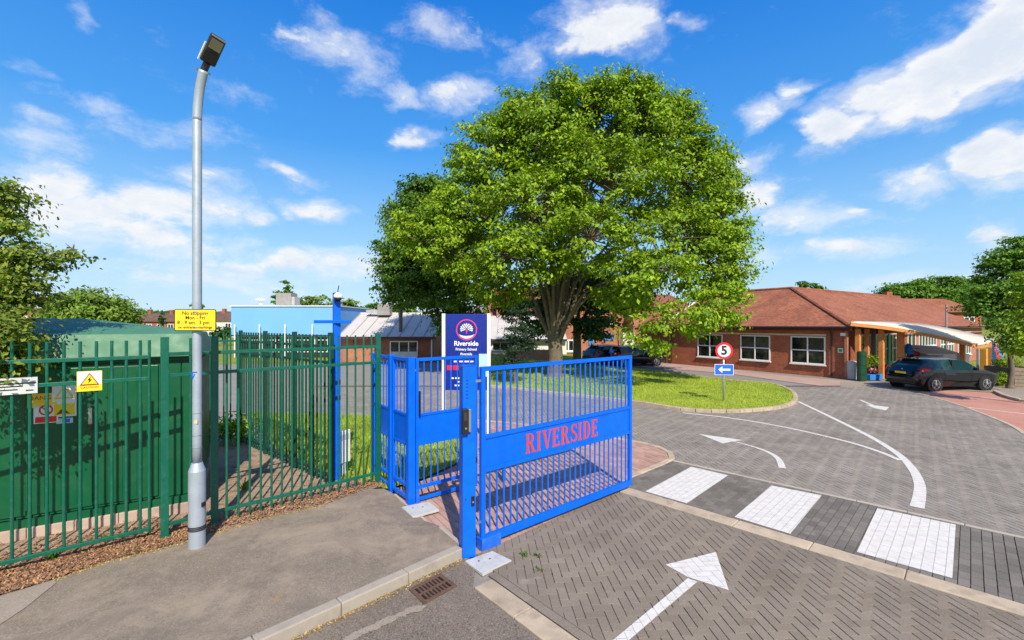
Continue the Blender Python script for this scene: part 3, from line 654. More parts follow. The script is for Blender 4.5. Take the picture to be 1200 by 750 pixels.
for x in pxs:
    q = on_line(x, A175, ldir); inst('bar', mme, f2, (q.x, q.y, 0), math.atan2(ldir.y, ldir.x))
# side fence
SF0, SF1 = Vector((-3.06, 7.55, 0)), Vector((-6.25, 10.3, 0))
f3 = thing('railing_fence', 'green railing fence seen edge on, running away behind the blue camera post', 'fence', SF0)
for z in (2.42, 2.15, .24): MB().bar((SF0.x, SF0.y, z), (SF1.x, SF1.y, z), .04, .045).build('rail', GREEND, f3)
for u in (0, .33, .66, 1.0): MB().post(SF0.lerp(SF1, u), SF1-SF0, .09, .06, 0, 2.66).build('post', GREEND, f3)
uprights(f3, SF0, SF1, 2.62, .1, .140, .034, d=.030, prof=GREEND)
SF2 = Vector((-12.5, 7.9, 0))+Vector((0, 1.2, 0))
f4 = thing('railing_fence', 'green railing fence at the back of the yard behind the cabin', 'fence', SF1)
for z in (2.42, 2.15, .24): MB().bar((SF1.x, SF1.y, z), (SF2.x, SF2.y, z), .04, .045).build('rail', GREEN, f4)
for u in (.35, .7, 1.0): MB().post(SF1.lerp(SF2, u), SF2-SF1, .09, .06, 0, 2.66).build('post', GREEN, f4)
uprights(f4, SF1, SF2, 2.62, .1, .142, .032)

# ------------------------------------------------------------------ text and signs
def text_mesh(s, size, sx=1., bold=0.):
    cu = bpy.data.curves.new('t', 'FONT'); cu.body = s; cu.size = size; cu.align_x = 'CENTER'; cu.align_y = 'CENTER'; cu.offset = bold; cu.resolution_u = 3
    o = bpy.data.objects.new('t', cu); C.objects.link(o); dg = bpy.context.evaluated_depsgraph_get(); dg.update()
    me = bpy.data.meshes.new_from_object(o.evaluated_get(dg)); bpy.data.objects.remove(o)
    for v in me.vertices: v.co.x *= sx
    return me
class Face:                                               # a sign face: origin, right vector, up vector, outward normal
    def __init__(s, o, right, up=(0, 0, 1)):
        s.o = Vector(o); s.r = Vector(right).normalized(); s.u = Vector(up).normalized(); s.n = s.r.cross(s.u)
    def p(s, x, y, d=0.): return s.o+s.r*x+s.u*y+s.n*d
    def slab(s, x0, y0, x1, y1, d0, d1):
        vs = [s.p(x, y, d) for d in (d0, d1) for x, y in ((x0,y0),(x1,y0),(x1,y1),(x0,y1))]
        return MB().add(vs, [(3,2,1,0),(4,5,6,7),(0,1,5,4),(1,2,6,5),(2,3,7,6),(3,0,4,7)])
    def poly(s, pts, d0, d1=None):
        n = len(pts); d1 = d0+.002 if d1 is None else d1
        return MB().add([s.p(x, y, d) for d in (d0, d1) for x, y in pts], [tuple(range(n))[::-1], tuple(range(n, 2*n))]+[(i, (i+1) % n, n+(i+1) % n, n+i) for i in range(n)])
    def text(s, body, x, y, size, d, mat, parent, name='lettering', sx=1., bold=0., ang=0.):
        me = text_mesh(body, size, sx, bold); inv = wm(parent).inverted()
        for v in me.vertices: v.co = inv @ s.p(x+v.co.x, y+v.co.y, d)
        me.materials.clear(); me.materials.append(mat); o = bpy.data.objects.new(name, me); C.objects.link(o); o.parent = parent; return o
def ring(cx, cy, r0, r1, n=32, a0=0., a1=2*PI):
    A = [a0+(a1-a0)*i/n for i in range(n+1)]; return [(cx+r1*math.cos(a), cy+r1*math.sin(a)) for a in A]+[(cx+r0*math.cos(a), cy+r0*math.sin(a)) for a in A[::-1]]
def disc(cx, cy, r, n=32): return [(cx+r*math.cos(2*PI*i/n), cy+r*math.sin(2*PI*i/n)) for i in range(n)]
def ring_mb(fc, cx, cy, r0, r1, d0, d1, n=32):
    mb = MB()
    for i in range(n):
        a, b_ = 2*PI*i/n, 2*PI*(i+1)/n
        q = [(cx+r1*math.cos(a), cy+r1*math.sin(a)), (cx+r1*math.cos(b_), cy+r1*math.sin(b_)), (cx+r0*math.cos(b_), cy+r0*math.sin(b_)), (cx+r0*math.cos(a), cy+r0*math.sin(a))]
        m_ = fc.poly(q, d0, d1); mb.add(m_.v, m_.f[1:3]+m_.f[4:5])
    return mb

# warning signs on the left fence and cabin
fdir = -ldir.normalized(); fnrm = Vector((fdir.y, -fdir.x, 0))
def fence_face(px, py, off=.03):
    q = on_line(px, A175+fnrm*off, ldir); return Face((q.x, q.y, ZZ(py, q.y)), fdir)
def tri(s): return [(-s, -s*.85), (s, -s*.85), (0, s*.85)]
fc = fence_face(105, 446.5); hw, hh = .108, .117
t_ = thing('warning_sign', 'square white and yellow triangle sign fixed apart on the green bars', 'sign', fc.p(0, 0))
fc.slab(-hw, -hh, hw, hh, 0, .003).build('plate', YELLOW, t_); fc.slab(-hw+.006, -.045, hw-.006, hh-.006, .0035, .005).build('white_panel', WHITEP, t_)
fc.poly([(x, y+.025) for x, y in tri(.085)], .0055, .0065).build('triangle_border', BROWN, t_); fc.poly([(x, y+.022) for x, y in tri(.067)], .007, .008).build('triangle', YELLOW, t_)
fc.poly([(.01, .055), (-.018, .012), (-.003, .012), (-.012, -.028), (.02, .02), (.004, .02)], .0085, .0095).build('symbol', BLK, t_)
fc.text('CAUTION', 0, -.075, .034, .0045, BLK, t_)
# cabin (electricity kiosk)
KC = Vector((-4.70, 6.62, 0)); ka = R(30); kx = Vector((math.cos(ka), math.sin(ka), 0)); ky = Vector((-kx.y, kx.x, 0)); KL, KD = 4.4, 2.25
kq = lambda a, b_, z=0: KC-kx*a+ky*b_+Vector((0, 0, z))
ko = thing('substation_cabin', 'green ribbed utility cabin with a pale green roof behind the left fence', 'cabin', kq(KL/2, KD/2))
mb = MB(); mb.prism([kq(-.0, 0), kq(KL, 0), kq(KL, KD), kq(0, KD)], .25, 2.34); mb.build('wall', GKIOSK, ko)
x = 0; k = 0
while x < KL-.02:                                          # vertical ribbed panels on the front
    wd = .155; xa, xb = x+.006, min(x+wd-.006, KL)
    MB().prism([kq(xa, -.028), kq(xb, -.028), kq(xb, .0), kq(xa, .0)], .32, 2.26).build('wall_panel', GKIOSK, ko, bevel=.006); x += wd; k += 1
x = 0
while x < KD-.02:
    MB().prism([kq(-.026, x+.006), kq(-.026, x+.15), kq(0, x+.15), kq(0, x+.006)], .32, 2.26).build('wall_panel', GKIOSK, ko); x += .16
MB().prism([kq(.42, -.05), kq(1.72, -.05), kq(1.72, -.029), kq(.42, -.029)], .36, 2.22).build('door', GKIOSK, ko, bevel=.004)
dr = MB().prism([kq(1.76, -.05), kq(3.1, -.05), kq(3.1, -.029), kq(1.76, -.029)], .36, 2.22).build('door', GKIOSK, ko, bevel=.004)
hp = on_line(106, KC-ky*.06, kx); MB().box((hp.x, hp.y, 1.57), (.04, .03, .22), ka).build('handle', STEEL, dr, bevel=.006); MB().box((hp.x, hp.y, 1.43), (.03, .035, .07), ka).build('padlock', RUST, dr)
for i in range(15):
    xx_ = .5+i*.155
    MB().prism([kq(xx_, -.056), kq(xx_+.018, -.056), kq(xx_+.018, -.051), kq(xx_, -.051)], .42, 2.16).build('rib', GKIOSK, ko)
MB().prism([kq(-.05, -.09), kq(KL+.05, -.09), kq(KL+.05, -.052), kq(-.05, -.052)], .22, .32).build('skirt', GKIOSK, ko)
x = -.05
while x < KL:
    MB().prism([kq(x, -.12), kq(x+.44, -.12), kq(x+.44, KD+.05), kq(x, KD+.05)], .05, .22).build('plinth_block', PLINTH, ko, bevel=.01); x += .446
# roof: a deep tapered rim and a low hipped top
o1 = .10; a0, a1, b0, b1 = -o1, KL+o1, -o1-.05, KD+o1
lo = [kq(a0, b0, 2.34), kq(a1, b0, 2.34), kq(a1, b1, 2.34), kq(a0, b1, 2.34)]; hi = [kq(a0+.12, b0+.12, 2.665), kq(a1-.12, b0+.12, 2.665), kq(a1-.12, b1-.12, 2.665), kq(a0+.12, b1-.12, 2.665)]
rg = [kq(1.5, KD/2, 2.89), kq(KL-1.5, KD/2, 2.89)]
MB().add(lo+hi+rg, [(0,1,2,3),(0,1,5,4),(1,2,6,5),(2,3,7,6),(3,0,4,7),(4,5,9,8),(6,7,8,9),(5,6,9),(7,4,8)]).build('roof', GROOF, ko, bevel=.01)
def kiosk_face(px, py):
    q = on_line(px, KC-ky*.058, kx); return Face((q.x, q.y, ZZ(py, q.y)), kx)
fc = kiosk_face(52, 469); t_ = thing('warning_sign', 'amber danger notice left of the tall triangle sign on the cabin door', 'sign', fc.p(0, 0)); wd = .155
fc.slab(-wd, -.09, wd, .09, 0, .003).build('plate', ORYEL, t_); fc.text('DANGER', 0, .03, .075, .0035, BROWN, t_); fc.slab(-.1, -.06, .12, -.03, .0035, .0045).build('stripe', YELLOW, t_)
fc = kiosk_face(75.5, 468.5); t_ = thing('warning_sign', 'tall white and yellow danger sign with a triangle above, on the cabin door', 'sign', fc.p(0, 0))
fc.slab(-.118, -.22, .118, .22, 0, .004).build('plate', WHITEP, t_); fc.slab(-.10, -.20, .10, -.05, .0045, .0055).build('yellow_panel', YELLOW, t_)
fc.poly([(x, y+.1) for x, y in tri(.1)], .0045, .0055).build('triangle_border', ORYEL, t_); fc.poly([(x, y+.095) for x, y in tri(.072)], .006, .007).build('triangle', WHITEP, t_); fc.poly([(.01, .14), (-.02, .09), (-.003, .09), (-.012, .05), (.022, .10), (.004, .10)], .0075, .0085).build('symbol', BROWN, t_)
fc.poly([(-.08, -.19), (.0, -.17), (.06, -.19), (.02, -.14), (-.03, -.12)], .006, .007).build('figure', BROWN, t_)
fc = kiosk_face(54, 484.5); t_ = thing('prohibition_sign', 'small white sign with a red circle and red panel below the amber notice', 'sign', fc.p(0, 0))
fc.slab(-.115, -.125, .115, .125, 0, .003).build('plate', WHITEP, t_); ring_mb(fc, 0, .045, .05, .068, .0035, .0045).build('red_ring', RED, t_)
fc.poly([(-.05, .085), (-.04, .095), (.05, .005), (.04, -.005)], .005, .006).build('red_bar', RED, t_); fc.poly([(-.01, .01), (.01, .01), (.012, .07), (-.012, .07)], .0035, .0045).build('symbol', BLK, t_); fc.slab(-.1, -.115, .1, -.04, .0035, .0045).build('red_panel', RED, t_)
fc = kiosk_face(76, 493); t_ = thing('sticker', 'tiny pale blue label under the tall triangle sign', 'sticker', fc.p(0, 0)); fc.slab(-.08, -.035, .08, .035, 0, .002).build('plate', PALEB, t_); fc.slab(.0, -.025, .05, .025, .0025, .0032).build('mark', SBLUE, t_)
fc = fence_face(11, 453); t_ = thing('information_plate', 'grey plate with small print on the fence among the leaves at the left edge', 'sign', fc.p(0, 0)); wd = .21
fc.slab(-wd, -.09, wd, .09, 0, .003).build('plate', paint('plate_grey', (.55, .57, .56), .4), t_)
for (x0, x1, y0) in ((-.15, .05, .055), (-.2, .2, .02), (-.1, .1, -.01), (-.18, .06, -.045), (.12, .18, -.06)): fc.slab(x0, y0, x1, y0+.013, .0035, .0042).build('print_line', BLK, t_)

# ------------------------------------------------------------------ lamp post
LP = G(231, 640, .1)
lp = thing('street_lamp', 'tall galvanised street lamp with a small flood head, in front of the green fence', 'street lamp', (LP.x, LP.y, .1))
zz0 = .08
MB().tube([(LP.x, LP.y, z) for z in (zz0, .35, .36, 1.02, 1.12)], [.088, .088, .091, .091, .056], 28).build('base_column', GALV, lp, smooth=False)
top = [Vector((LP.x, LP.y, z)) for z in (1.12, 3, 5.1, 5.28)]+[Vector((LP.x+.015, LP.y-.01, 5.45)), Vector((LP.x+.055, LP.y-.03, 5.66)), Vector((LP.x+.12, LP.y-.06, 5.85))]
MB().tube(smooth_curve(top, 5), .0505, 20).build('column', GALV, lp, smooth=True)
mb = MB()
for z in (.31, .33, .35): mb.tube([(LP.x, LP.y, z), (LP.x, LP.y, z+.012)], .095, 28)
mb.build('band', DARKM, lp)
for z in (1.45, 1.72, 1.30): MB().tube([(LP.x, LP.y, z), (LP.x, LP.y, z+.008)], .0535, 20).build('strap', STEEL, lp)
MB().box((LP.x+.092, LP.y-.02, .62), (.02, .05, .05), 0).build('lock', BLACK, lp)
mb = MB()
for q0, q1 in (((-.03, 0), (.03, .005)), ((-.03, 0), (-.02, -.075)), ((-.02, -.075), (.01, -.02))): mb.bar((LP.x+q0[0], LP.y-.050, 2.22+q0[1]), (LP.x+q1[0], LP.y-.050, 2.22+q1[1]), .012, .008)
mb.build('graffiti', BLUE, lp); MB().box((LP.x+.02, LP.y-.048, 1.62), (.04, .01, .04)).build('sticker', CREAM, lp)
ax = Vector((.58, -.25, .76)).normalized(); hc = Vector((LP.x+.12, LP.y-.06, 5.85))
hx = Vector((.72, .69, 0)).normalized(); hx = (hx-ax*hx.dot(ax)).normalized(); hn = hx.cross(ax)      # hn: face normal, downwards towards the road
if hn.z > 0: hn = -hn
MB().tube([hc-ax*.03, hc+ax*.10], .038, 12).build('spigot', DARKM, lp)
Rm = Matrix((hx, ax, hn)).transposed().to_4x4()
hd = MB().box(hc+ax*.27, (.165, .34, .055), mat=Rm).build('head', DARKM, lp, bevel=.02)
MB().box(hc+ax*.34+hn*.040, (.12, .12, .012), mat=Rm).build('lens', LENS, hd); MB().box(hc+ax*.18+hn*.038, (.14, .12, .008), mat=Rm).build('gear_cover', BLACK, hd)
MB().box(hc+ax*.425+hn*.035, (.145, .02, .015), mat=Rm).build('rim', STEEL, hd, bevel=.004)
MB().box(hc+ax*.20-hx*.09-hn*.01, (.012, .22, .04), mat=Rm).build('side_fin', WHITEP, hd)
mb = MB(); mb.box(hc-ax*.02-hx*.06, (.03, .03, .02), mat=Rm); mb.box(hc-ax*.0+hx*.06, (.03, .02, .02), mat=Rm); mb.build('bolt', STEEL, lp)
# yellow notice on the lamp
sr = Vector((1, .02, -.005)).normalized(); fc = Face((XX(229, LP.y-.075), LP.y-.075, ZZ(375, LP.y-.075)), sr, (.005, 0, 1))
t_ = thing('parking_notice', 'yellow school parking restriction notice strapped to the street lamp', 'sign', fc.p(0, 0)); hw, hh = .247, .13
def rrect(hw, hh, r, n=5):
    out = []
    for cx, cy, a in ((hw-r, hh-r, 0), (-hw+r, hh-r, PI/2), (-hw+r, -hh+r, PI), (hw-r, -hh+r, 1.5*PI)):
        out += [(cx+r*math.cos(a+PI/2*i/n), cy+r*math.sin(a+PI/2*i/n)) for i in range(n+1)]
    return out
fc.poly(rrect(hw, hh, .02), 0, .003).build('plate', BLK, t_); fc.poly(rrect(hw-.009, hh-.009, .014), .0035, .0045).build('face', YELLOW, t_)
for s, x, y, sz in (('No stopping', 0, .08, .062), ('Mon - Fri', 0, .025, .062), ('8 - 9 am.  3 pm', -.02, -.032, .062), ('on entrance markings', 0, -.088, .046)):
    fc.text(s, x, y, sz, .005, BLK, t_, bold=.0012)
fcb = MB(); fcb.box((LP.x, LP.y-.02, ZZ(366, LP.y)), (.13, .12, .02)); fcb.box((LP.x, LP.y-.02, ZZ(384, LP.y)), (.13, .12, .02)); fcb.build('bracket', STEEL, t_)

# ------------------------------------------------------------------ blue camera post, notice board behind the fence
CP = Vector((XX(394.5, 7.85), 7.85, 0))
cp = thing('camera_post', 'tall blue post with a cross arm and a white security camera on top', 'post', CP)
MB().post(CP, (.8, .6), .11, .11, 0, ZZ(343, CP.y)).build('post', BLUE, cp, bevel=.006)
za = ZZ(377, CP.y-.08); MB().box((CP.x-.04, CP.y-.08, za), (.62, .045, .055), R(4)).build('cross_arm', BLUE, cp, bevel=.004)
zc = ZZ(348, CP.y-.12)
c_ = MB().tube([(CP.x+.07, CP.y-.12, zc+.08), (CP.x+.07, CP.y-.12, zc+.05), (CP.x+.07, CP.y-.12, zc+.02), (CP.x+.07, CP.y-.12, zc-.02)], [.02, .055, .075, .07], 16).build('camera_housing', WHITEP, cp, smooth=True)
MB().tube([(CP.x+.07, CP.y-.12, zc-.02), (CP.x+.07, CP.y-.12, zc-.05), (CP.x+.07, CP.y-.12, zc-.075), (CP.x+.07, CP.y-.12, zc-.085)], [.062, .055, .03, .01], 16).build('dome', BLACK, c_, smooth=True)
MB().tube([(CP.x+.05, CP.y-.05, zc), (CP.x+.19, CP.y-.16, zc-.03)], .012, 6).build('bracket', STEEL, cp)
MB().tube([(CP.x+.03, CP.y-.05, zc+.05), (CP.x+.07, CP.y-.08, zc+.20)], .008, 6).build('aerial', DARKM, cp)
fc = Face((XX(403, 8.15), 8.15, .65), (.45, .9, 0)); t_ = thing('white_box', 'narrow white cabinet on the grass behind the blue camera post', 'cabinet', (fc.o.x, fc.o.y, .03))
MB().post((fc.o.x, fc.o.y), (.45, .9), .26, .05, .28, .86).build('board', WHITEP, t_, bevel=.006); MB().post((fc.o.x, fc.o.y), (.45, .9), .05, .03, .03, .28).build('leg', WHITEP, t_)
fc.slab(-.1, .05, .1, .15, .027, .029).build('print_panel', paint('print_grey', (.5, .5, .5), .6), t_)

# ------------------------------------------------------------------ blue gates
def bars(root, a, b_, z0, z1, n, r=.022, mat=None, name='bar'):
    a, b_ = Vector(a), Vector(b_); u = b_-a; mm = MB().cyl((0, 0, z0), (0, 0, z1), r*.56, n=10); me = bpy.data.meshes.new(name); me.from_pydata(mm.v, [], mm.f); me.materials.append(mat or BLUE)
    for k in range(n):
        p = a+u*((k+1)/(n+1)); inst(name, me, root, (p.x, p.y, 0), math.atan2(u.y, u.x))
def hrail(root, a, b_, z, h, d, name='rail', mat=None, bevel=.004):
    return MB().bar((a[0], a[1], z), (b_[0], b_[1], z), d, h).build(name, mat or BLUE, root, bevel=bevel)
ZG = 2.27
u = (GE-GP).normalized()
mp = thing('gate_post', 'thick blue gate post carrying the intercom, beside the main gate leaf', 'gate post', GP)
MB().post(GP, (.93, .37), .165, .165, 0, 2.29).build('post', BLUE, mp, bevel=.008); MB().post(GP, (.93, .37), .176, .176, 2.292, 2.305).build('cap', BLUE, mp)
fc = Face((GP.x-.02, GP.y, 0)+Vector((0,0,0)) if False else Vector((GP.x, GP.y, 0)), (.93, .37, 0)); FD = .0835
ip = fc.slab(-.10, 1.50, -.025, 1.80, FD, FD+.06).build('intercom', BLACK, mp, bevel=.006, label='black intercom box'); fc.slab(-.022, 1.52, .008, 1.79, FD, FD+.045).build('cover', STEEL, ip, bevel=.004)
fc.poly(disc(-.06, 1.57, .012, 10), FD+.061, FD+.064).build('button', STEEL, ip); fc.slab(-.085, 1.66, -.045, 1.76, FD+.061, FD+.063).build('speaker_grille', DARKM, ip)
mb = MB(); 
for i in range(6): q = fc.poly(disc(-.03, 1.92+i*.042, .009, 8), FD, FD+.003); mb.add(q.v, q.f)
mb.build('vent_hole', BLK, mp)
lk = fc.slab(.02, .62, .062, .74, FD, FD+.012).build('lock_plate', BLACK, mp, bevel=.004); fc.poly(disc(-.045, .71, .011, 10), FD, FD+.004).build('bolt', DARKM, mp)
fc.poly(disc(.041, .67, .011, 10), FD+.0125, FD+.016).build('keyhole', STEEL, lk)
# main leaf
mg = thing('main_gate', 'wide blue vehicle gate leaf lettered RIVERSIDE in red across its middle panel', 'gate', GP+u*.2)
a = GP+u*.225; b_ = GE
for p, ww in ((a, .065), (b_, .065)): MB().post(p, u, ww, .055, .07, ZG).build('stile', BLUE, mg, bevel=.005)
ua, ub = a+u*.034, b_-u*.034
hrail(mg, ua, ub, ZG-.028, .055, .05, 'top_rail'); hrail(mg, ua, ub, .11, .10, .052, 'bottom_rail'); hrail(mg, ua, ub, 1.39, .05, .05); hrail(mg, ua, ub, .975, .05, .05)
MB().bar((ua.x, ua.y, 1.182), (ub.x, ub.y, 1.182), .018, .363).build('panel', BLUE, mg)
bars(mg, a, b_, 1.415, ZG-.056, 26, .024); bars(mg, a, b_, .16, .95, 26, .024)
hp = GP+u*.33; MB().post(hp+Vector((0, 0, 0)), u, .30, .12, .0, .145).build('guide_box', BLUE2, mg, bevel=.006)
for z in (2.1, .35): MB().bar((GP.x+u.x*.08, GP.y+u.y*.08, z), (a.x, a.y, z), .03, .03).build('hinge', STEEL, mg)
n_ = Vector((u.y, -u.x, 0)); fc = Face(Vector((a.x, a.y, 0))+n_*.0095, u)
# serif letters RIVERSIDE
def letter(ch):
    T = .17; H = 1.; W_ = .62; sf = .07; out = []
    box = lambda x0, y0, x1, y1: out.append([(x0, y0), (x1, y0), (x1, y1), (x0, y1)])
    def stem(x, w__=T): box(x, 0, x+w__, H); box(x-.07, 0, x+w__+.07, sf); box(x-.07, H-sf, x+w__+.07, H)
    def arc(cx, cy, rx, ry, th, a0, a1, n=10):
        for i in range(n):
            A, B = a0+(a1-a0)*i/n, a0+(a1-a0)*(i+1)/n
            f = lambda aa, k: (cx+(rx-k*th*abs(math.cos(aa))-k*sf*abs(math.sin(aa)))*math.cos(aa), cy+(ry-k*sf)*math.sin(aa))
            out.append([f(A, 0), f(B, 0), f(B, 1), f(A, 1)])
    if ch == 'I': stem(.07); return out, .38
    if ch == 'E':
        stem(.07); box(.2, 0, .6, sf+.02); box(.2, H-sf-.02, .56, H); box(.2, .48, .46, .54); box(.53, 0, .60, .24); box(.50, .78, .56, H); box(.42, .40, .47, .62); return out, .66
    if ch == 'V':
        out.append([(.02, H), (.22, H), (.44, .0), (.32, .0)]); out.append([(.58, H), (.66, H), (.42, 0), (.34, 0)]); box(-.04, H-sf, .30, H); box(.50, H-sf, .74, H); return out, .72
    if ch == 'D':
        stem(.07); box(.2, 0, .34, sf); box(.2, H-sf, .34, H); arc(.34, .5, .32, .5, T, -PI/2, PI/2); return out, .74
    if ch == 'R':
        stem(.07); box(.2, H-sf, .32, H); box(.2, .47, .32, .54); arc(.32, .735, .28, .265, T*.95, -PI/2, PI/2); out.append([(.30, .5), (.46, .5), (.70, .0), (.52, .0)]); box(.46, 0, .76, sf*.9); return out, .78
    if ch == 'S':
        arc(.31, .735, .27, .265, .15, R(35), R(270)); arc(.31, .265, .29, .265+.0, .15, -R(145), R(90)); out.append([(.12, .60), (.26, .66), (.52, .42), (.38, .36)]); box(.50, .72, .55, .98); box(.03, .02, .08, .3); return out, .64
wl = [letter(c)[1] for c in 'RIVERSIDE']; LH = .265
x0_, x1_ = .72, 2.25; gap = .09; tot = sum(wl)+gap*8; sx = (x1_-x0_)/tot; x = x0_
for ch in 'RIVERSIDE':
    ps, wd = letter(ch); mb = MB()
    for i, p in enumerate(ps):
        q = fc.poly([(x+a_*sx, 1.182-LH/2+b2*LH) for a_, b2 in p], .0012, .004+.00018*i); mb.add(q.v, q.f)
    mb.build('letter', REDL, mg); x += (wd+gap)*sx
# pedestrian gate and the fixed side panels
PA, PBp, PC = G(438, 559, .02), G(459, 574.5, .02), G(481, 590, .02)
for p in (PA, PBp, PC): p.z = 0
def frame_panel(root, a, b_, n, bot=.10, low=None):
    for p in (a, b_): MB().post(p, b_-a, .05, .045, bot-.04, ZG).build('stile', BLUE, root, bevel=.004)
    v = (b_-a).normalized(); a2, b2 = a+v*.026, b_-v*.026
    hrail(root, a2, b2, ZG-.025, .05, .04, 'top_rail'); hrail(root, a2, b2, 1.375, .04, .04); hrail(root, a2, b2, .915, .04, .04); hrail(root, a2, b2, bot+.17, .05, .04, 'bottom_rail')
    if low: hrail(root, a2, b2, bot-.015, .05, .04, 'lower_rail')
    MB().bar((a2.x, a2.y, 1.145), (b2.x, b2.y, 1.145), .016, .418).build('panel', BLUE, root)
    bars(root, a, b_, 1.396, ZG-.051, n, .02); bars(root, a, b_, bot+.196, .894, n, .02)
sp_ = thing('gate_side_panel', 'narrow blue fixed panels joining the green fence to the small gate', 'gate panel', PA)
for p, w_ in ((PBp, .10), (PC, .11)): MB().post(p, (.8, .6), w_, w_, 0, 2.29).build('post', BLUE, sp_, bevel=.006)
MB().post(PA, (.8, .6), .07, .07, 0, 2.28).build('post', BLUE, sp_, bevel=.005)
v1 = (PBp-PA).normalized(); v2 = (PC-PBp).normalized()
frame_panel(sp_, PA+v1*.05, PBp-v1*.08, 4, .1, True); frame_panel(sp_, PBp+v2*.08, PC-v2*.085, 3, .1, True)
pgd = Vector((.77, .638, 0)).normalized(); q0 = PC+pgd*.11; q1 = q0+pgd*1.12
pg = thing('pedestrian_gate', 'small blue pedestrian gate leaf behind the thick blue post', 'gate', q0); frame_panel(pg, q0, q1, 8, .07, True)
MB().bar((PC.x, PC.y, 2.08), (q0.x, q0.y, 2.08), .03, .03).build('hinge', STEEL, pg); MB().post(q0, pgd, .06, .07, .0, .22).build('hinge_block', BLUE2, pg, bevel=.004)
MB().post(q0-Vector((0, .03, 0))+pgd*.05, pgd, .025, .05, 1.36, 1.75).build('latch', BLACK, pg)
MB().post(PB[0]*0+Vector((XX(590.5, 8.0), 8.0, 0)), (.8, .6), .055, .05, 0, ZZ(435, 8.0)).build('gate_stop_post', BLUE, None, bevel=.005)
tag(bpy.data.objects['gate_stop_post'], 'slim blue slam post seen through the upper bars of the main gate', 'post')
# small yellow pad keyed on the school path: metal plates let into the ground
for i, (pl, lab) in enumerate((([(470.6,595),(502,588.7),(514.5,598),(483.4,606.6)], 'white metal ground plate at the foot of the small gate'), ([(545,658.4),(577,646.8),(599.5,657.6),(565.5,673.7)], 'white metal ground plate at the foot of the thick blue post'))):
    z_ = .045 if i == 0 else .0; q = [G(x, y, z_) for x, y in pl]; c_ = sum(q, Vector())/4
    t_ = thing('ground_plate', lab, 'plate', c_); MB().prism(q, z_-.02, z_+.014).build('plate', PLATE, t_, bevel=.003)
    for s_ in ((.3, .3), (.62, .42)):
        p = q[0].lerp(q[1], s_[0]).lerp(q[3].lerp(q[2], s_[0]), s_[1]); MB().cyl((p.x, p.y, z_+.01), (p.x, p.y, z_+.0165), .012, n=8).build('screw', DARKM, t_)
# drain grate beside the kerb
dq = [G(380+x/3.53, 540+y/3.53) for x, y in ((350,535),(480,468),(550,520),(412,595))]
t_ = thing('drain_grate', 'rusty iron drain grate in the gutter below the kerb', 'drain', sum(dq, Vector())/4)
L_ = lambda u_, v_: dq[0].lerp(dq[1], u_).lerp(dq[3].lerp(dq[2], u_), v_)
MB().prism([L_(.05, .05), L_(.95, .05), L_(.95, .95), L_(.05, .95)], -.006, -.0015).build('pit', DARKHOLE, t_)
def strip(u0, v0, u1, v1, z0=.0, z1=.012): return MB().prism([L_(u0, v0), L_(u1, v0), L_(u1, v1), L_(u0, v1)], z0, z1)
fr = MB()
for a_ in ((0, 0, 1, .12), (0, .88, 1, 1), (0, .12, .10, .88), (.90, .12, 1, .88)): q = strip(*a_, 0, .014); fr.add(q.v, q.f)
fr.build('frame', RUST, t_, bevel=.003); strip(.10, .46, .90, .54, 0, .012).build('cross_bar', RUST, t_)
for k in range(8):
    c0 = .10+.8*(k+.5)/8
    if 0 < k:
        x = .10+.8*k/8
        strip(x-.022, .12, x+.022, .46, .0, .011).build('grate_bar', RUST, t_); strip(x-.022, .54, x+.022, .88, .0, .011).build('grate_bar', RUST, t_)
# little weeds
def weed(px, py, z, n, label, h=.08, mat=None):
    p = G(px, py, z); V = []; F = []; mat = mat or LEAFM
    for k in range(n):
        a = random.uniform(0, 2*PI); r = random.uniform(0, .06); hh = random.uniform(.4, 1)*h; d = Vector((math.cos(a), math.sin(a), 0)); s_ = Vector((-d.y, d.x, 0))*.006
        b0 = p+d*r; tp = b0+d*hh*.6+Vector((0, 0, hh)); i = len(V); V += [b0-s_, b0+s_, tp+s_*1.5, tp-s_*1.5]; F.append((i, i+1, i+2, i+3))
    return tag(MB().add(V, F).build('weed', mat or LEAF1), label, 'weed', None, 'stuff')
weed(616, 651, 0, 22, 'green weed tuft in the block paving nearest the gate', .045); weed(630, 652, 0, 12, 'smaller weed sprig right of the tuft in the paving', .05); weed(634, 668, 0, 10, 'lowest thin weed sprig in a paving joint', .04)
weed(128, 633, .1, 30, 'green weed at the foot of the left fence, right one of two', .08); weed(62, 655, .1, 30, 'green weed at the foot of the left fence, left one of two', .08); weed(285, 573, .1, 30, 'weed clump in the soil behind the green fence', .15)

# ------------------------------------------------------------------ school sign board
SY = 10.6; fc = Face((XX(546.5, SY), SY, 0), (1, -.03, 0))
sb = thing('school_sign', 'navy Riverside school sign board with a round emblem between two white posts', 'sign board', fc.p(0, 0))
HW = 28.5/FP*SY; zt = ZZ(368, SY); zb_ = ZZ(457, SY)
fc.slab(-HW+.085, zb_, HW-.085, zt, -.03, .03).build('board', NAVY, sb, bevel=.005)
for s_ in (-1, 1): fc.slab(s_*HW-(.08 if s_ > 0 else 0), 0, s_*HW+(0 if s_ > 0 else .08), zt+.01, -.05, .05).build('post', WHITEP, sb, bevel=.006)
sy = lambda py: ZZ(py, SY); sx_ = lambda px: (px-546.5)/FP*SY
em = ring_mb(fc, sx_(547), sy(386.5), .225, .25, .032, .036, 40).build('emblem_ring', PINK, sb)
cx, cy = sx_(547), sy(386.5)
pts = [(cx+.205*math.cos(a), cy-.02+.19*math.sin(a)) for a in [R(180+25)+R(130)*i/12 for i in range(13)]]; inner = [(cx+.19*math.cos(a)*1.0, cy-.085+.06*math.sin(a)) for a in [R(-20)-R(140)*i/12 for i in range(13)]]
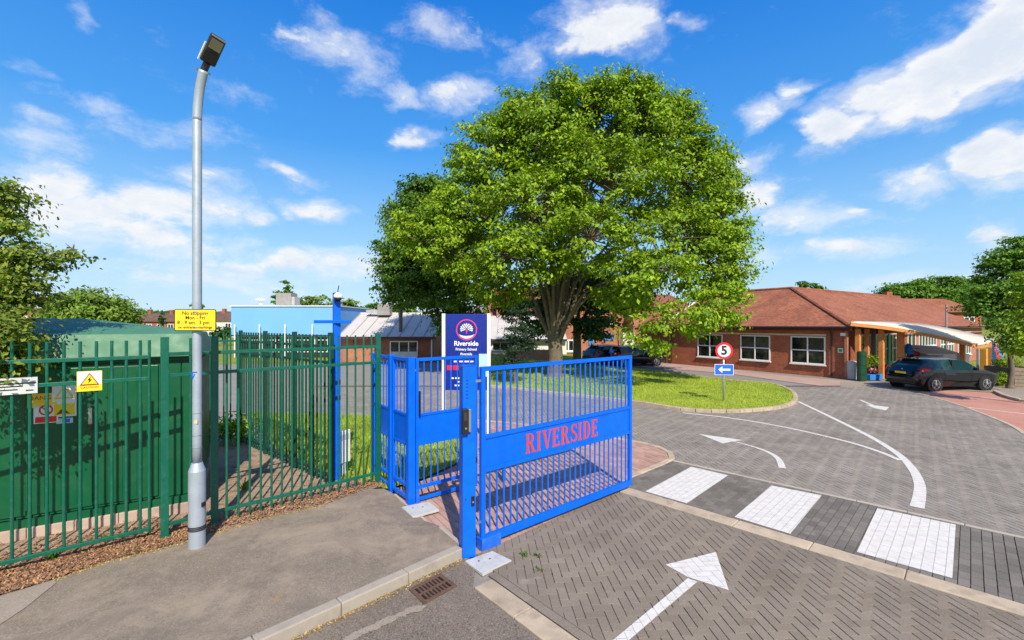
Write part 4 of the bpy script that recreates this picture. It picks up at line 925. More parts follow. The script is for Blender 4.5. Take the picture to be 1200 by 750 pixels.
fc.poly(pts+inner, .032, .036).build('emblem_wave', WHITEP, sb)
k_ = 0
for (rr, n, s0) in ((.125, 11, .028), (.085, 8, .026), (.045, 5, .022)):
    for i in range(n):
        a = R(-20)+R(220)*i/(n-1); px_, py_ = cx+rr*math.cos(a)*1.05, cy+.02+rr*math.sin(a)*.9
        fc.poly([(px_+s0*math.cos(a), py_+s0*math.sin(a)), (px_-s0*.75*math.sin(a), py_+s0*.75*math.cos(a)), (px_-s0*math.cos(a), py_-s0*math.sin(a)), (px_+s0*.75*math.sin(a), py_-s0*.75*math.cos(a))], .032, .036+.0002*(k_ % 5)).build('emblem_leaf', WHITEP, sb); k_ += 1
fc.slab(cx-.014, cy-.085, cx+.014, cy+.03, .0325, .0335).build('emblem_stem', PINK, sb)
for s, py, sz, b__ in (('Riverside', 402.6, .155, .004), ('Primary School', 409.3, .082, .002), ('Riverside', 414.8, .075, .002)):
    fc.text(s, sx_(546.5), sy(py), sz, .033, WHITEP, sb, bold=b__)
for i, x in enumerate((527, 534.5, 541.5)): 
    r_ = fc.slab(sx_(x-3), sy(433.5), sx_(x+3), sy(428), .031, .034).build('red_panel', RED, sb)
for x0, x1, y0 in ((532, 536, 423.5), (538.5, 542.5, 423.5), (544.5, 555, 423.5), (528, 532, 443), (533.5, 552, 443), (536, 545, 447.3), (547, 551, 447.3), (533, 548, 451.5)): fc.slab(sx_(x0), sy(y0+.9), sx_(x1), sy(y0-.9), .031, .034).build('print_line', WHITEP, sb)
fc.slab(sx_(561.5), sy(441), sx_(571), sy(414.5), .031, .045).build('notice_panel', PALEB, sb)

# ------------------------------------------------------------------ speed limit sign
P5 = G(848, 470, .08); s5 = thing('speed_sign', 'round 5 speed limit sign above a blue left arrow sign on the grass island', 'road sign', P5)
MB().cyl((P5.x, P5.y, .05), (P5.x, P5.y, 2.0), .033, n=12).build('pole', GALV, s5, smooth=True)
vdir = Vector((1, -.12, 0)); fc = Face((P5.x, P5.y, 0)+Vector() if False else Vector((P5.x, P5.y, 0)), vdir); zc = ZZ(411, P5.y); r_ = .295
rd = fc.poly(disc(0, zc, r_, 40), .045, .052).build('round_plate', RED, s5); fc.poly(disc(0, zc, r_*.74, 40), .053, .055).build('white_disc', WHITEP, rd); fc.text('5', 0, zc, .43, .057, BLK, rd, 'numeral', bold=.016)
zb2 = ZZ(433, P5.y); bp_ = fc.slab(-.32, zb2-.19, .32, zb2+.19, .045, .05).build('blue_plate', WHITEP, s5); fc.slab(-.305, zb2-.175, .305, zb2+.175, .0505, .053).build('blue_face', SBLUE, bp_)
fc.poly([(-.2, zb2), (-.06, zb2+.12), (-.06, zb2+.035), (.21, zb2+.035), (.21, zb2-.035), (-.06, zb2-.035), (-.06, zb2-.12)], .054, .056).build('arrow', WHITEP, bp_)
for z_ in (zc-.12, zc+.12, zb2): MB().box((P5.x, P5.y-.02, z_), (.09, .06, .03)).build('clamp', STEEL, s5)
#@@PART2@@
# ------------------------------------------------------------------ buildings
def wall(parent, p0, p1, z0, z1, th, mat, name='wall'):
    p0, p1 = Vector((p0[0], p0[1], 0)), Vector((p1[0], p1[1], 0)); u = (p1-p0).normalized(); n = Vector((-u.y, u.x, 0))
    if n.dot(p0) < 0: n = -n                               # thickness goes away from the camera
    return MB().prism([p0, p1, p1+n*th, p0+n*th], z0, z1).build(name, mat, parent)
def window(parent, p0, d, s0, s1, z0, z1, nx, nz, fm=None, gm=None, fr=.06, dep=.05, sill=True, name='window', transom=None):
    p0 = Vector((p0[0], p0[1], 0)); d = Vector((d[0], d[1], 0)).normalized(); n = Vector((d.y, -d.x, 0))
    if n.dot(p0) > 0: n = -n                               # towards the camera
    fm = fm or UPVC; gm = gm or GLASS
    def bx(a, b_, c0, c1, e0, e1): return MB().prism([p0+d*a+n*e0, p0+d*b_+n*e0, p0+d*b_+n*e1, p0+d*a+n*e1], c0, c1)
    mb = MB()
    for q in ((s0, s0+fr, z0, z1), (s1-fr, s1, z0, z1), (s0+fr, s1-fr, z0, z0+fr), (s0+fr, s1-fr, z1-fr, z1)):
        b_ = bx(*q, 0, dep); mb.add(b_.v, b_.f)
    zs = transom or [z0+(z1-z0)*j/nz for j in range(1, nz)]
    xs = [s0+(s1-s0)*i/nx for i in range(1, nx)]
    for x in xs: b_ = bx(x-fr*.5, x+fr*.5, z0+fr, z1-fr, 0, dep-.002); mb.add(b_.v, b_.f)
    for z in zs: b_ = bx(s0+fr, s1-fr, z-fr*.5, z+fr*.5, 0, dep-.006); mb.add(b_.v, b_.f)
    w_ = mb.build(name, fm, parent)
    ex = [s0]+xs+[s1]; ez = [z0]+list(zs)+[z1]
    for i in range(len(ex)-1):
        for j in range(len(ez)-1): bx(ex[i]+fr*.5, ex[i+1]-fr*.5, ez[j]+fr*.5, ez[j+1]-fr*.5, .004, .012).build('pane', gm, w_)
    if sill: bx(s0-.05, s1+.05, z0-.06, z0-.003, .0, dep+.06).build('sill', fm, w_)
    return w_
e_ = Vector((.53, -.85, 0)).normalized(); g_ = Vector((.85, .53, 0)).normalized(); CC = Vector((17.24, 23.1, 0))
B1 = thing('school_building', 'single storey red brick school building with hipped brown tiled roof and white windows', 'building', CC)
T = lambda t_, s=0, z=0: CC-e_*t_+g_*s+Vector((0, 0, z))
EZ = 2.52
wall(B1, T(0), T(11.3), -.03, EZ, 9, BRK)
nrm = -g_
def onW(t0, t1, d0, d1, z0, z1, name, mat, par=B1, **k): return MB().prism([T(t0)+nrm*d0, T(t1)+nrm*d0, T(t1)+nrm*d1, T(t0)+nrm*d1], z0, z1).build(name, mat, par, **k)
onW(.9, 8.95, .0, .03, 2.17, 2.27, 'lintel', CREAM)
onW(-.35, 11.5, .04, .30, EZ-.02, EZ+.01, 'soffit', FASCIA); onW(-.4, 11.5, .305, .33, EZ-.05, EZ+.15, 'fascia', FASCIA)
gt = MB().tube([T(-.4, 0, EZ+.12)+nrm*.39, T(11.5, 0, EZ+.12)+nrm*.39], .055, 8).build('gutter', DPIPE, B1)
for s0, s1 in ((.92, 2.67), (3.82, 5.63), (6.84, 8.66)): window(B1, T(0), -e_, s0, s1, .62, 2.13, 2, 2)
for t_ in (.62, 10.75): MB().tube([T(t_, 0, EZ)+nrm*.36, T(t_, 0, EZ-.25)+nrm*.08, T(t_, 0, .05)+nrm*.08], .038, 8).build('downpipe', DPIPE, B1)
onW(5.75, 6.6, .001, .02, .0, 2.15, 'pilaster', BRK); onW(-.12, .0, -.0, .14, 0, EZ-.05, 'corner_pier', BRKO)
s_ = onW(.10, .34, .02, .04, 1.32, 1.56, 'wall_sign', WHITEP); onW(.14, .30, .041, .046, 1.36, 1.52, 'sign_face', LIME, s_)
onW(-.05, .18, .02, .16, 2.2, 2.36, 'wall_light', WHITEP)
# roof planes (outer eaves 0.45 m out), hip at the near corner, gable at the far end
ov = .36; RH = 2.7
c0 = T(-ov, -ov, EZ+.15); c1 = T(11.45, -ov, EZ+.15); ap = T(5.2, 5.2, EZ+RH); re_ = T(11.45, 5.2, EZ+RH); bk1 = T(11.45, 10.9, EZ+.12)
LW = 24.
c2 = T(-ov, LW, EZ+.12); rr2 = T(5.2, LW, EZ+RH); bk2 = T(10.9, LW, EZ+.12); vi = T(10.9, 10.9, EZ+.12)
up = Vector((0, 0, .0)); rf = MB().add([c0, c1, re_, ap, c2, rr2, bk1, bk2, vi], [(0, 1, 2, 3), (0, 3, 5, 4), (2, 6, 8, 3), (3, 8, 7, 5), (1, 6, 2)]).build('roof', TILE, B1)
so = rf.modifiers.new('s', 'SOLIDIFY'); so.thickness = .07; so.offset = -1
def caps(a, b_, n, name='ridge_tile'):
    for k in range(n):
        p, q = a.lerp(b_, k/n), a.lerp(b_, (k+.97)/n); MB().tube([p+Vector((0,0,.03)), q+Vector((0,0,.03))], .10, 6).build(name, TILE, B1)
caps(c0, ap, 18, 'hip_tile'); caps(ap, re_, 14); caps(ap, rr2, 40)
MB().bar(c1+Vector((0,0,.06)), re_+Vector((0,0,.02)), .04, .13).build('bargeboard', WHITEP, B1); MB().bar(bk1, re_, .04, .13).build('bargeboard', WHITEP, B1)
# right wing wall
wall(B1, T(.0, .35), T(.0, LW), -.03, EZ-.004, 8, BRKO, 'wall')
def rwin(s0, s1, z0=.7, z1=2.2, nx=3, nz=2): return window(B1, T(-.0), g_, s0, s1, z0, z1, nx, nz, fr=.08)
for s0, s1, nx in ((1.4, 3.0, 2), (3.6, 5.4, 3), (5.9, 7.6, 3), (8.3, 9.6, 2), (10.2, 13.4, 6), (14.2, 17.0, 5), (18, 21, 5)): rwin(s0, s1, .55, 2.25, nx)
MB().tube([T(-.55, -.3, EZ+.1), T(-.55, LW, EZ+.1)], .055, 8).build('gutter', DPIPE, B1)
# lower left end of the school building in the shade of the tree
B1b = thing('school_building_wing', 'set back brick wing of the school behind the hanging branch, left of the hipped roof', 'building', T(12, 2))
wall(B1b, T(11.32, 1.0), T(14.6, 1.0), -.03, 2.5, 5, BRK); 
MB().add([T(11.5, .7, 2.5), T(14.9, .7, 2.5), T(14.9, 4.5, 4.2), T(11.5, 4.5, 4.2), T(14.9, 8, 2.5), T(11.5, 8, 2.5)], [(0,1,2,3),(3,2,4,5)]).build('roof', TILE, B1b)
MB().bar(T(11.5, .68, 2.45), T(14.9, .68, 2.45), .06, .16).build('fascia', FASCIA, B1b)

# timber canopy beside the school
cn = thing('timber_canopy', 'curved white canopy on orange timber posts in front of the school windows', 'canopy', (20.5, 23, 0))
Fp = [(997, 377.4, 22.5), (1040, 382.0, 22.3), (1085.6, 389.6, 22.1), (1118, 396.8, 21.9), (1148, 404, 21.7)]; Bp = [(999, 376.0, 23.3), (1045, 376.8, 24.9), (1085, 379.8, 25.6), (1125, 387.2, 25.4), (1173, 399, 24.6)]
F3 = smooth_curve([Vector((XX(a, c), c, ZZ(b, c))) for a, b, c in Fp], 5); B3 = smooth_curve([Vector((XX(a, c), c, ZZ(b, c))) for a, b, c in Bp], 5)
n_ = len(F3); rf = MB().add(F3+B3, [(i, i+1, n_+i+1, n_+i) for i in range(n_-1)]).build('membrane', CANOPY, cn, smooth=True)
so = rf.modifiers.new('s', 'SOLIDIFY'); so.thickness = .05; so.offset = -1
for i, c_ in enumerate((F3, B3)):
    mb = MB()
    for k in range(n_-1): mb.bar(c_[k]+Vector((0, .04, -.12)), c_[k+1]+Vector((0, .04, -.12)), .08, .14)
    mb.build('beam', TIMBER, cn)
for k in range(0, n_, 4): MB().bar(F3[k]+Vector((0, .1, -.12)), B3[k]+Vector((0, -.1, -.12)), .07, .14).build('rafter', TIMBER, cn)
def cpost(px, pyb, w_, mat=TIMBER, dz=.25, Y=None, name='post'):
    Y = Y or CH*FP/(pyb-HZ); x = XX(px, Y)
    k = min(range(n_), key=lambda i: abs(F3[i].x/F3[i].y-x/Y)); fr_ = (Y-F3[k].y)/max(B3[k].y-F3[k].y, .1); z = F3[k].z+(B3[k].z-F3[k].z)*max(0, min(1, fr_))
    MB().post((x, Y), (.85, .5), w_, w_, 0, z-dz).build(name, mat, cn, bevel=.01)
for px, Y, w_, mt_ in ((1005.5, 22.9, .20, TIMBER), (1016, 23.3, .18, TIMBER), (1023.5, 23.9, .16, WOOD), (1033, 22.9, .20, TIMBER), (1055.5, 22.9, .24, TIMBER), (1128, 23.6, .2, TIMBER), (1153, 22.2, .22, TIMBERY), (1163, 23.0, .24, TIMBER), (1146, 22, .09, GALV)): cpost(px, 0, w_, mt_, Y=Y)
# things beside the school
def up(px, Y, z=0.): return Vector((XX(px, Y), Y, z))
p = up(999, 22.9); t_ = thing('litter_bin', 'pale grey cylindrical bin between the brick corner and the first canopy post', 'bin', p)
MB().tube([p, p+Vector((0,0,.75)), p+Vector((0,0,.76))], [.24, .27, .27], 18).build('body', BINGREY, t_); MB().tube([p+Vector((0,0,.76)), p+Vector((0,0,.86)), p+Vector((0,0,.93))], [.28, .26, .1], 18).build('lid', BINGREY, t_)
p = up(1009.8, 22.2); t_ = thing('rolled_screen', 'tall dark green rolled screen standing before the first canopy post', 'screen', p)
MB().tube([p, p+Vector((0,0,1.42)), p+Vector((0,0,1.46))], [.20, .20, .15], 16).build('roll', DGREEN, t_)
for z_ in (.3, .75, 1.2): MB().tube([p+Vector((0,0,z_)), p+Vector((0,0,z_+.02))], .206, 16).build('tie', BLACK, t_)
p = up(1042, 21.9); t_ = thing('green_pole', 'slim dark green pole standing on the paving left of the parked hatchback', 'pole', p)
MB().tube([p, p+Vector((0,0,1.0)), p+Vector((0,0,1.01)), p+Vector((0,0,2.35))], [.11, .11, .055, .055], 12).build('shaft', DGREEN, t_); MB().tube([p, p+Vector((0,0,.06))], .15, 12).build('base', DGREEN, t_)
p = up(1022.5, 22.6); t_ = thing('planter', 'blue planter box of leafy flowers between the canopy posts', 'planter', p)
MB().box(p+Vector((0, 0, .14)), (.75, .4, .28), .2, 1.08).build('trough', BLUF, t_, bevel=.01); MB().box(p+Vector((.05, .2, .45)), (.5, .35, .4), .2, .9).build('soil_bag', BLACK, t_, bevel=.04)
def leafset(name, P, Nn, size, mat, parent, kind='stuff', asp=.62, droop=.25):
    n = len(P); ns = size*rng.uniform(.65, 1.3, n); up_ = Nn+rng.normal(0, .55, (n, 3)); up_ /= np.linalg.norm(up_, axis=1)[:, None]+1e-9
    a = rng.normal(0, 1, (n, 3)); d = np.cross(up_, a); d /= np.linalg.norm(d, axis=1)[:, None]+1e-9; s_ = np.cross(up_, d)
    d[:, 2] -= droop; L_ = ns[:, None]; V = np.zeros((n, 4, 3))
    V[:, 0] = P-d*L_*.5; V[:, 1] = P+s_*L_*.5*asp+up_*L_*.10+d*L_*.05; V[:, 2] = P+d*L_*.5; V[:, 3] = P-s_*L_*.5*asp+up_*L_*.10+d*L_*.05
    return npmesh(name, V.reshape(-1, 3), np.arange(n*4).reshape(-1, 4), mat, parent, kind)
def blob_pts(c, r, n, shell=.55):
    v = rng.normal(0, 1, (n, 3)); v /= np.linalg.norm(v, axis=1)[:, None]; rad = rng.uniform(shell, 1, (n, 1)); return np.array(c)+v*rad*np.array(r), v
P_, N_ = blob_pts(p+Vector((0, 0, .95)), (.38, .25, .35), 260, .2); leafset('foliage', P_, N_, .13, LEAF1, t_)
P_, N_ = blob_pts(p+Vector((0, -.05, .5)), (.3, .22, .13), 60, .2); leafset('blossom', P_, N_, .12, FLOWR, t_)
p = up(1064, 24.2); t_ = thing('play_shelter', 'blue and red play equipment standing behind the tail of the parked hatchback', 'play equipment', p)
MB().tube([p+Vector((0, 0, 1.2)), p+Vector((0, 0, 1.35)), p+Vector((.05, 0, 1.75))], [.26, .24, .08], 10).build('blue_cover', BLUF, t_); MB().cyl(p, p+Vector((0,0,1.2)), .05).build('leg', DARKM, t_)
MB().box(p+Vector((.45, .1, 1.3)), (.35, .3, .4)).build('red_box', REDF, t_, bevel=.04); MB().box(p+Vector((.45, .1, .55)), (.4, .35, 1.1)).build('base_box', DGREEN, t_, bevel=.02)
p = up(1112, 23.6, -.22); t_ = thing('storage_shed', 'low grey and white storage shed partly hidden behind the parked hatchback', 'shed', p)
MB().box(p+Vector((.35, .8, .72)), (1.9, 1.4, 1.44), .25).build('wall', SHEDM, t_)
MB().add([p+Vector(v) for v in ((-1.4,-.3,1.48),(1.25,.35,1.38),(1.0,1.8,1.8),(-1.6,1.2,1.9),(-1.4,-.3,1.42),(1.25,.35,1.32),(1.0,1.8,1.74),(-1.6,1.2,1.84))], [(0,1,2,3),(4,5,6,7),(0,1,5,4),(1,2,6,5),(2,3,7,6),(3,0,4,7)]).build('roof', SHEDM, t_)
MB().box(p+Vector((.9, .28, 1.0)), (.25, .03, .35), .25).build('door_sign', BLK, t_)
p = up(1176, 21.2); t_ = thing('folded_parasol', 'folded striped blue and white parasol at the right end of the canopy', 'parasol', p)
MB().cyl(p, p+Vector((0,0,2.3)), .025).build('pole', GALV, t_)
for k in range(8):
    a = 2*PI*k/8; a2 = a+2*PI/8; b0, b1 = .48, .02
    vs = [p+Vector((-.0+b0*math.cos(a), b0*math.sin(a)*.6, .45)), p+Vector((b0*math.cos(a2), b0*math.sin(a2)*.6, .45)), p+Vector((-.55, 0, 2.1))]
    MB().add(vs, [(0, 1, 2)]).build('panel', (BLUF, WHITEP)[k % 2] if k != 5 else REDF, t_)
p = up(1187, 20.6); t_ = thing('timber_planter', 'square weathered timber planter below the right hand tree', 'planter', p)
for k in range(5):
    for dx, dy, sx__, sy_ in ((0, -.62, 1.3, .05), (0, .62, 1.3, .05), (-.625, 0, .05, 1.19), (.625, 0, .05, 1.19)): MB().box(p+Vector((dx, dy, .09+.17*k)), (sx__, sy_, .155)).build('board', WOOD, t_)
MB().box(p+Vector((0, 0, .42)), (1.18, 1.16, .7)).build('soil_fill', SOILM, t_)
P_, N_ = blob_pts(p+Vector((-.3, 0, 1.05)), (.6, .45, .3), 500, .2); leafset('foliage', P_, N_, .12, LEAF1, t_)
p = up(1174, 20.3); t_ = thing('low_shrub', 'low bright green shrub beside the front wheel of the parked hatchback', 'shrub', p)
P_, N_ = blob_pts(p+Vector((0, 0, .32)), (.55, .35, .34), 900, .2); leafset('foliage', P_, N_, .09, LEAF1, t_); MB().cyl(p, p+Vector((0, 0, .3)), .02).build('stem', BARK, t_)
p = up(1085, 30); t_ = thing('vent_pipe', 'thin grey flue pipe standing up in front of the tiled roof', 'pipe', up(1109, 26.5)); MB().cyl(up(1109, 26.5), up(1109, 26.5, ZZ(357, 26.5)), .045).build('pipe', GREYB, t_)

# pavements near the school and the pink bays
FT = [G(792, 426.5), G(850, 431.8), G(930, 441), G(1000, 446.5), G(1062, 452), G(1068, 456), G(985, 455), G(920, 446.5), G(850, 437), G(740, 429), G(690, 426.5), G(700, 423.5)]
MB().sheet(FT, -.012).build('school_footway', PAVW, kind='structure')
MB().sheet([G(985, 447), G(1200, 446), G(1400, 446), G(1400, 462), G(1200, 461), G(1110, 457), G(1060, 456.5), G(985, 455)], -.006).build('canopy_footway', CSCR, kind='structure')
BAY = [G(1076, 460.5), G(1110, 457.6), G(1200, 462), G(1420, 462), G(1500, 520), G(1240, 520), G(1200, 508), G(1190, 500), G(1172, 492), G(1136, 478), G(1105, 468)]
MB().sheet(BAY, .0065).build('parking_bays', PAVP, kind='structure')
for a, b_ in (((1088, 461.8), (1180, 468.5)), ((1133, 477.5), (1300, 497))): MB().sheet(ribbon([G(*a), G(*b_)], .09), .0105).build('bay_line', WPAINT, kind='structure')
kr = kerb_root('bay_kerb'); stones(kr, [G(1076, 460.5)+Vector((-.05,-.05,0)), G(1105, 468.5), G(1136, 478.6), G(1172, 492.7), G(1190, 500.8), G(1202, 509.5), G(1240, 521.5)], .11, -.03, .012, .6)
kr = kerb_root('bay_kerb'); stones(kr, [G(1166, 460), G(1178, 466), G(1200, 471.5), G(1300, 482)], .14, -.03, .10, .7)
MB().sheet([G(1167, 459.5), G(1179, 466), G(1200, 471), G(1300, 481), G(1420, 470), G(1420, 458)], .075).build('bay_island', CSCR, kind='structure')

# ---- blue clad building and grey roofed building on the left
YB = 38.
bb = thing('blue_building', 'flat sky blue clad building with dark glazing below, behind the green fence', 'building', (XX(330, YB), YB, 0))
xa, xb = XX(271, YB), XX(398, YB)
MB().box(((xa+xb)/2, YB+5, (ZZ(392.5, YB)+ZZ(359, YB))/2), (xb-xa, 10, ZZ(359, YB)-ZZ(392.5, YB))).build('cladding', SKYB, bb)
MB().box(((xa+xb)/2, YB+5, ZZ(359, YB)+.03), (xb-xa+.2, 10.2, .08)).build('parapet_trim', WHITEP, bb)
MB().box(((xa+xb)/2, YB+5.2, ZZ(392.5, YB)/2), (xb-xa-.2, 9.5, ZZ(392.5, YB)-.01)).build('wall', DARKM, bb)
for i in range(9): window(bb, (xa+.3, YB+.42), (1, 0), i*1.12, i*1.12+1.05, .4, 1.82, 1, 2, fr=.07, sill=False, transom=[1.45])
for px in (275, 304, 334, 366): MB().cyl(up(px, YB-.3), up(px, YB-.3, ZZ(380, YB)), .05, n=8).build('post', WHITEP, bb)
MB().box((XX(336, YB+3), YB+3, ZZ(351, YB+3)), (1.35, 1.2, 1.1)).build('roof_plant', GREYB, bb); MB().box((XX(345, YB+3), YB+3, ZZ(353, YB+3)), (.5, 1, .75)).build('roof_plant', ZSEAM, bb)
MB().cyl(up(306, YB+2, ZZ(360, YB+2)), up(306, YB+2, ZZ(352, YB+2)), .14).build('roof_vent', WHITEP, bb); MB().cyl(up(306, YB+2, ZZ(352, YB+2)), up(306, YB+2, ZZ(350.5, YB+2)), .45, n=12).build('vent_cap', WHITEP, bb)
YC = 33.; gb = thing('grey_roof_building', 'brick classroom block under a pale standing seam metal roof, left of the sign board', 'building', (XX(450, YC), YC, 0))
xa, xb = XX(396, YC), XX(506, YC); ze = ZZ(394.5, YC); zr = ZZ(367.5, 38.)
wall(gb, (xa, YC+.5), (xb, YC+.5), -.03, ze-.02, 9, BRKO); wall(gb, (XX(455, YC), YC+.49), (xb-.25, YC+.49), .0, ze-.05, .3, BRK, 'wall_panel')
nP = 8
for k in range(nP):
    x0, x1 = xa+(xb+.3-xa)*k/nP, xa+(xb+.3-xa)*(k+1)/nP
    MB().add([(x0+.01, YC, ze), (x1-.01, YC, ze), (x1-.01, 38, zr), (x0+.01, 38, zr), (x0+.01, YC, ze-.08), (x1-.01, YC, ze-.08), (x1-.01, 38, zr-.08), (x0+.01, 38, zr-.08)], [(0,1,2,3),(4,5,6,7),(0,1,5,4),(1,2,6,5),(2,3,7,6),(3,0,4,7)]).build('roof_panel', ZINC, gb)
    MB().bar((x0, YC, ze+.03), (x0, 38, zr+.03), .045, .07).build('roof_seam', ZSEAM, gb)
MB().add([(xa, 38.02, zr), (xb+.3, 38.02, zr), (xb+.3, 43, ze), (xa, 43, ze)], [(0,1,2,3)]).build('back_roof', ZINC, gb)
MB().bar((xa, YC-.04, ze-.1), (xb+.3, YC-.04, ze-.1), .06, .2).build('fascia', FASCIA, gb); MB().bar((xa, 38, zr+.04), (xb+.3, 38, zr+.04), .15, .08).build('ridge_cap', WHITEP, gb)
w_ = window(gb, (XX(457, YC+.49), YC+.49), (1, 0), 0, 2.1, .45, 1.55, 3, 1, fr=.08, sill=False); MB().box((XX(457, YC+.4)+1.05, YC+.43, .48), (2.0, .04, .55)).build('window_panel', RENDER, gb)
MB().cyl((xb-.08, YC+.4, 0), (xb-.08, YC+.4, ze-.1), .05).build('downpipe', WHITEP, gb)
MB().box((XX(451, 37.2), 37.2, zr+.3), (1.0, .8, .9)).build('roof_plant', GREYB, gb); MB().box((XX(440, 37.2), 37.2, zr+.15), (1.4, .5, .25)).build('roof_plant', ZSEAM, gb)
MB().tube(smooth_curve([Vector((XX(418, YC+.4), YC+.4, .2)), Vector((XX(416, YC+.3), YC+.3, .9)), Vector((XX(414, YC+.4), YC+.4, 1.6))], 4), .03, 6).build('cable', DARKM, gb)
# ---- white roofed block behind the sign board and the conifer
YD = 42.; wb = thing('white_roof_building', 'pale building with a light metal roof behind the dark conifer, right of the sign board', 'building', (XX(615, YD), YD, 0))
xa, xb = XX(566, YD), XX(664, YD); wall(wb, (xa, YD), (xb, YD), -.03, ZZ(396, YD), 7, RENDER)
ze, zr = ZZ(397, YD), ZZ(370, YD+6)
for k in range(6):
    x0, x1 = xa+(xb-xa)*k/6, xa+(xb-xa)*(k+1)/6
    MB().add([(x0+.01, YD-.4, ze), (x1-.01, YD-.4, ze), (x1-.01, YD+6, zr), (x0+.01, YD+6, zr), (x0+.01, YD-.4, ze-.08), (x1-.01, YD-.4, ze-.08), (x1-.01, YD+6, zr-.08), (x0+.01, YD+6, zr-.08)], [(0,1,2,3),(4,5,6,7),(0,1,5,4),(1,2,6,5),(2,3,7,6),(3,0,4,7)]).build('roof_panel', ZINC, wb)
MB().bar((xa, YD-.45, ze-.12), (xb, YD-.45, ze-.12), .05, .2).build('fascia', DARKM, wb)
window(wb, (XX(577, YD), YD), (1, 0), 0, 1.5, .35, 1.15, 2, 1, fr=.06); window(wb, (XX(608, YD), YD), (1, 0), 0, 1.5, .35, 1.15, 2, 1, fr=.06)
MB().box((XX(548, YD+3), YD+3, ZZ(365, YD+3)), (3.2, 1.5, 1.1)).build('roof_plant', GREYB, wb)
# ---- brick house with chimney (left part) and the red brick two storey block
YE = 50.; hb = thing('brick_house', 'brick house with an orange chimney stack seen through the lower branches', 'house', (XX(640, YE), YE, 0))
xa, xb = XX(575, YE), XX(690, YE); wall(hb, (xa, YE), (xb, YE), -.03, ZZ(372, YE), 8, BRKO)
MB().add([(xa-.3, YE-.4, ZZ(372, YE)), (xb+.3, YE-.4, ZZ(372, YE)), (xb+.3, YE+4, ZZ(338, YE+4)), (xa-.3, YE+4, ZZ(338, YE+4)), (xb+.3, YE+8.4, ZZ(372, YE)), (xa-.3, YE+8.4, ZZ(372, YE))], [(0,1,2,3),(3,2,4,5),(0,3,5),(1,4,2)]).build('roof', TILE, hb)
ch = MB().box((XX(591, YE-1), YE-1, ZZ(365, YE-1)), (1.7, 1.2, 4.6)).build('chimney', BRKO, hb); MB().box((XX(591, YE-1), YE-1, ZZ(342.5, YE-1)), (1.95, 1.45, .3)).build('chimney_cap', BRK, ch)
wn = window(hb, (XX(615, YE), YE), (1, 0), 0, 1.6, 1.0, 2.2, 2, 2)
YF = 43.; rb = thing('red_brick_block', 'two storey red brick block with small blue windows behind the two parked cars', 'building', (XX(735, YF), YF, 0))
xa, xb = XX(655, YF), XX(742, YF); wall(rb, (xa, YF), (xb, YF), -.03, ZZ(352, YF), 8, BRKO)
MB().add([(xa-.3, YF-.4, ZZ(353, YF)), (xb+.3, YF-.4, ZZ(353, YF)), (xb+.3, YF+4, ZZ(325, YF+4)), (xa-.3, YF+4, ZZ(325, YF+4)), (xb+.3, YF+8.4, ZZ(353, YF)), (xa-.3, YF+8.4, ZZ(353, YF))], [(0,1,2,3),(3,2,4,5),(0,3,5),(1,4,2)]).build('roof', TILE, rb)
window(rb, (XX(708.5, YF), YF), (1, 0), 0, .8, ZZ(398, YF), ZZ(391, YF), 2, 1, fm=BLUF, fr=.1); window(rb, (XX(704, YF), YF), (1, 0), 0, 1.2, ZZ(380, YF), ZZ(377, YF), 3, 1, fr=.06)
MB().box((XX(692.5, YF), YF-.05, ZZ(398, YF)), (.45, .08, 1.0)).build('blue_door', BLUF, rb); window(rb, (XX(660, YF), YF), (1, 0), 0, 1.5, ZZ(412, YF), ZZ(398, YF), 3, 1, fr=.12)
wall(rb, (XX(742, YF-2), YF-2), (XX(800, YF-2), YF-2), -.03, ZZ(360, YF), 8, BRKO, 'wall'); window(rb, (XX(750, YF-2), YF-2), (1, 0), 0, 1.3, ZZ(389, YF-2), ZZ(381.5, YF-2), 4, 1, fr=.07)
wall(rb, (XX(730, YF-3), YF-3), (XX(744, YF-3), YF-3), -.03, ZZ(390, YF-3), 1, RENDER, 'porch'); MB().tube([up(738.5, YF-2.1, 0), up(738.5, YF-2.1, ZZ(360, YF))], .06, 8).build('downpipe', DPIPE, rb)
MB().add([(XX(740, YF), YF-2.4, ZZ(361, YF)), (XX(802, YF), YF-2.4, ZZ(361, YF)), (XX(802, YF), YF+4, ZZ(342, YF)), (XX(740, YF), YF+4, ZZ(342, YF))], [(0,1,2,3)]).build('roof', TILE, rb)
lw = thing('low_wall', 'low pale pink wall beside the trunk of the big tree', 'wall', up(640, 36)); MB().box(up(620, 36, .35), (3.4, .3, .7)).build('wall', PAVP, lw); MB().box(up(620, 36, .72), (3.5, .36, .06)).build('coping', CONC, lw)

# ---- far houses on the left
def far_house(x0, x1, Y, py_ridge, py_eave, label, roofm=TILEB, wallm=None, dep=8, group=None, nw=2):
    a_, b_ = XX(x0, Y), XX(x1, Y); h = thing('terraced_house', label, 'house', ((a_+b_)/2, Y, 0), group=group); ze, zr = ZZ(py_eave, Y), ZZ(py_ridge, Y+dep/2)
    wall(h, (a_, Y), (b_, Y), -.06, ze, dep, wallm or RENDER); MB().add([(a_-.02, Y-.4, ze), (b_+.02, Y-.4, ze), (b_+.02, Y+dep/2, zr), (a_-.02, Y+dep/2, zr), (b_+.02, Y+dep+.4, ze), (a_-.02, Y+dep+.4, ze)], [(0,1,2,3),(3,2,4,5),(0,3,5),(1,4,2)]).build('roof', roofm, h)
    for i in range(nw):
        s = (b_-a_)*(i+.5)/nw-.6; window(h, (a_, Y), (1, 0), s, s+1.3, ze-1.7, ze-.5, 2, 1, fr=.1, sill=False)
    MB().box(((a_*.8+b_*.2), Y+dep/2, zr+.3), (.7, .7, 1.1)).build('chimney', BRK, h); return h
YH = 100.
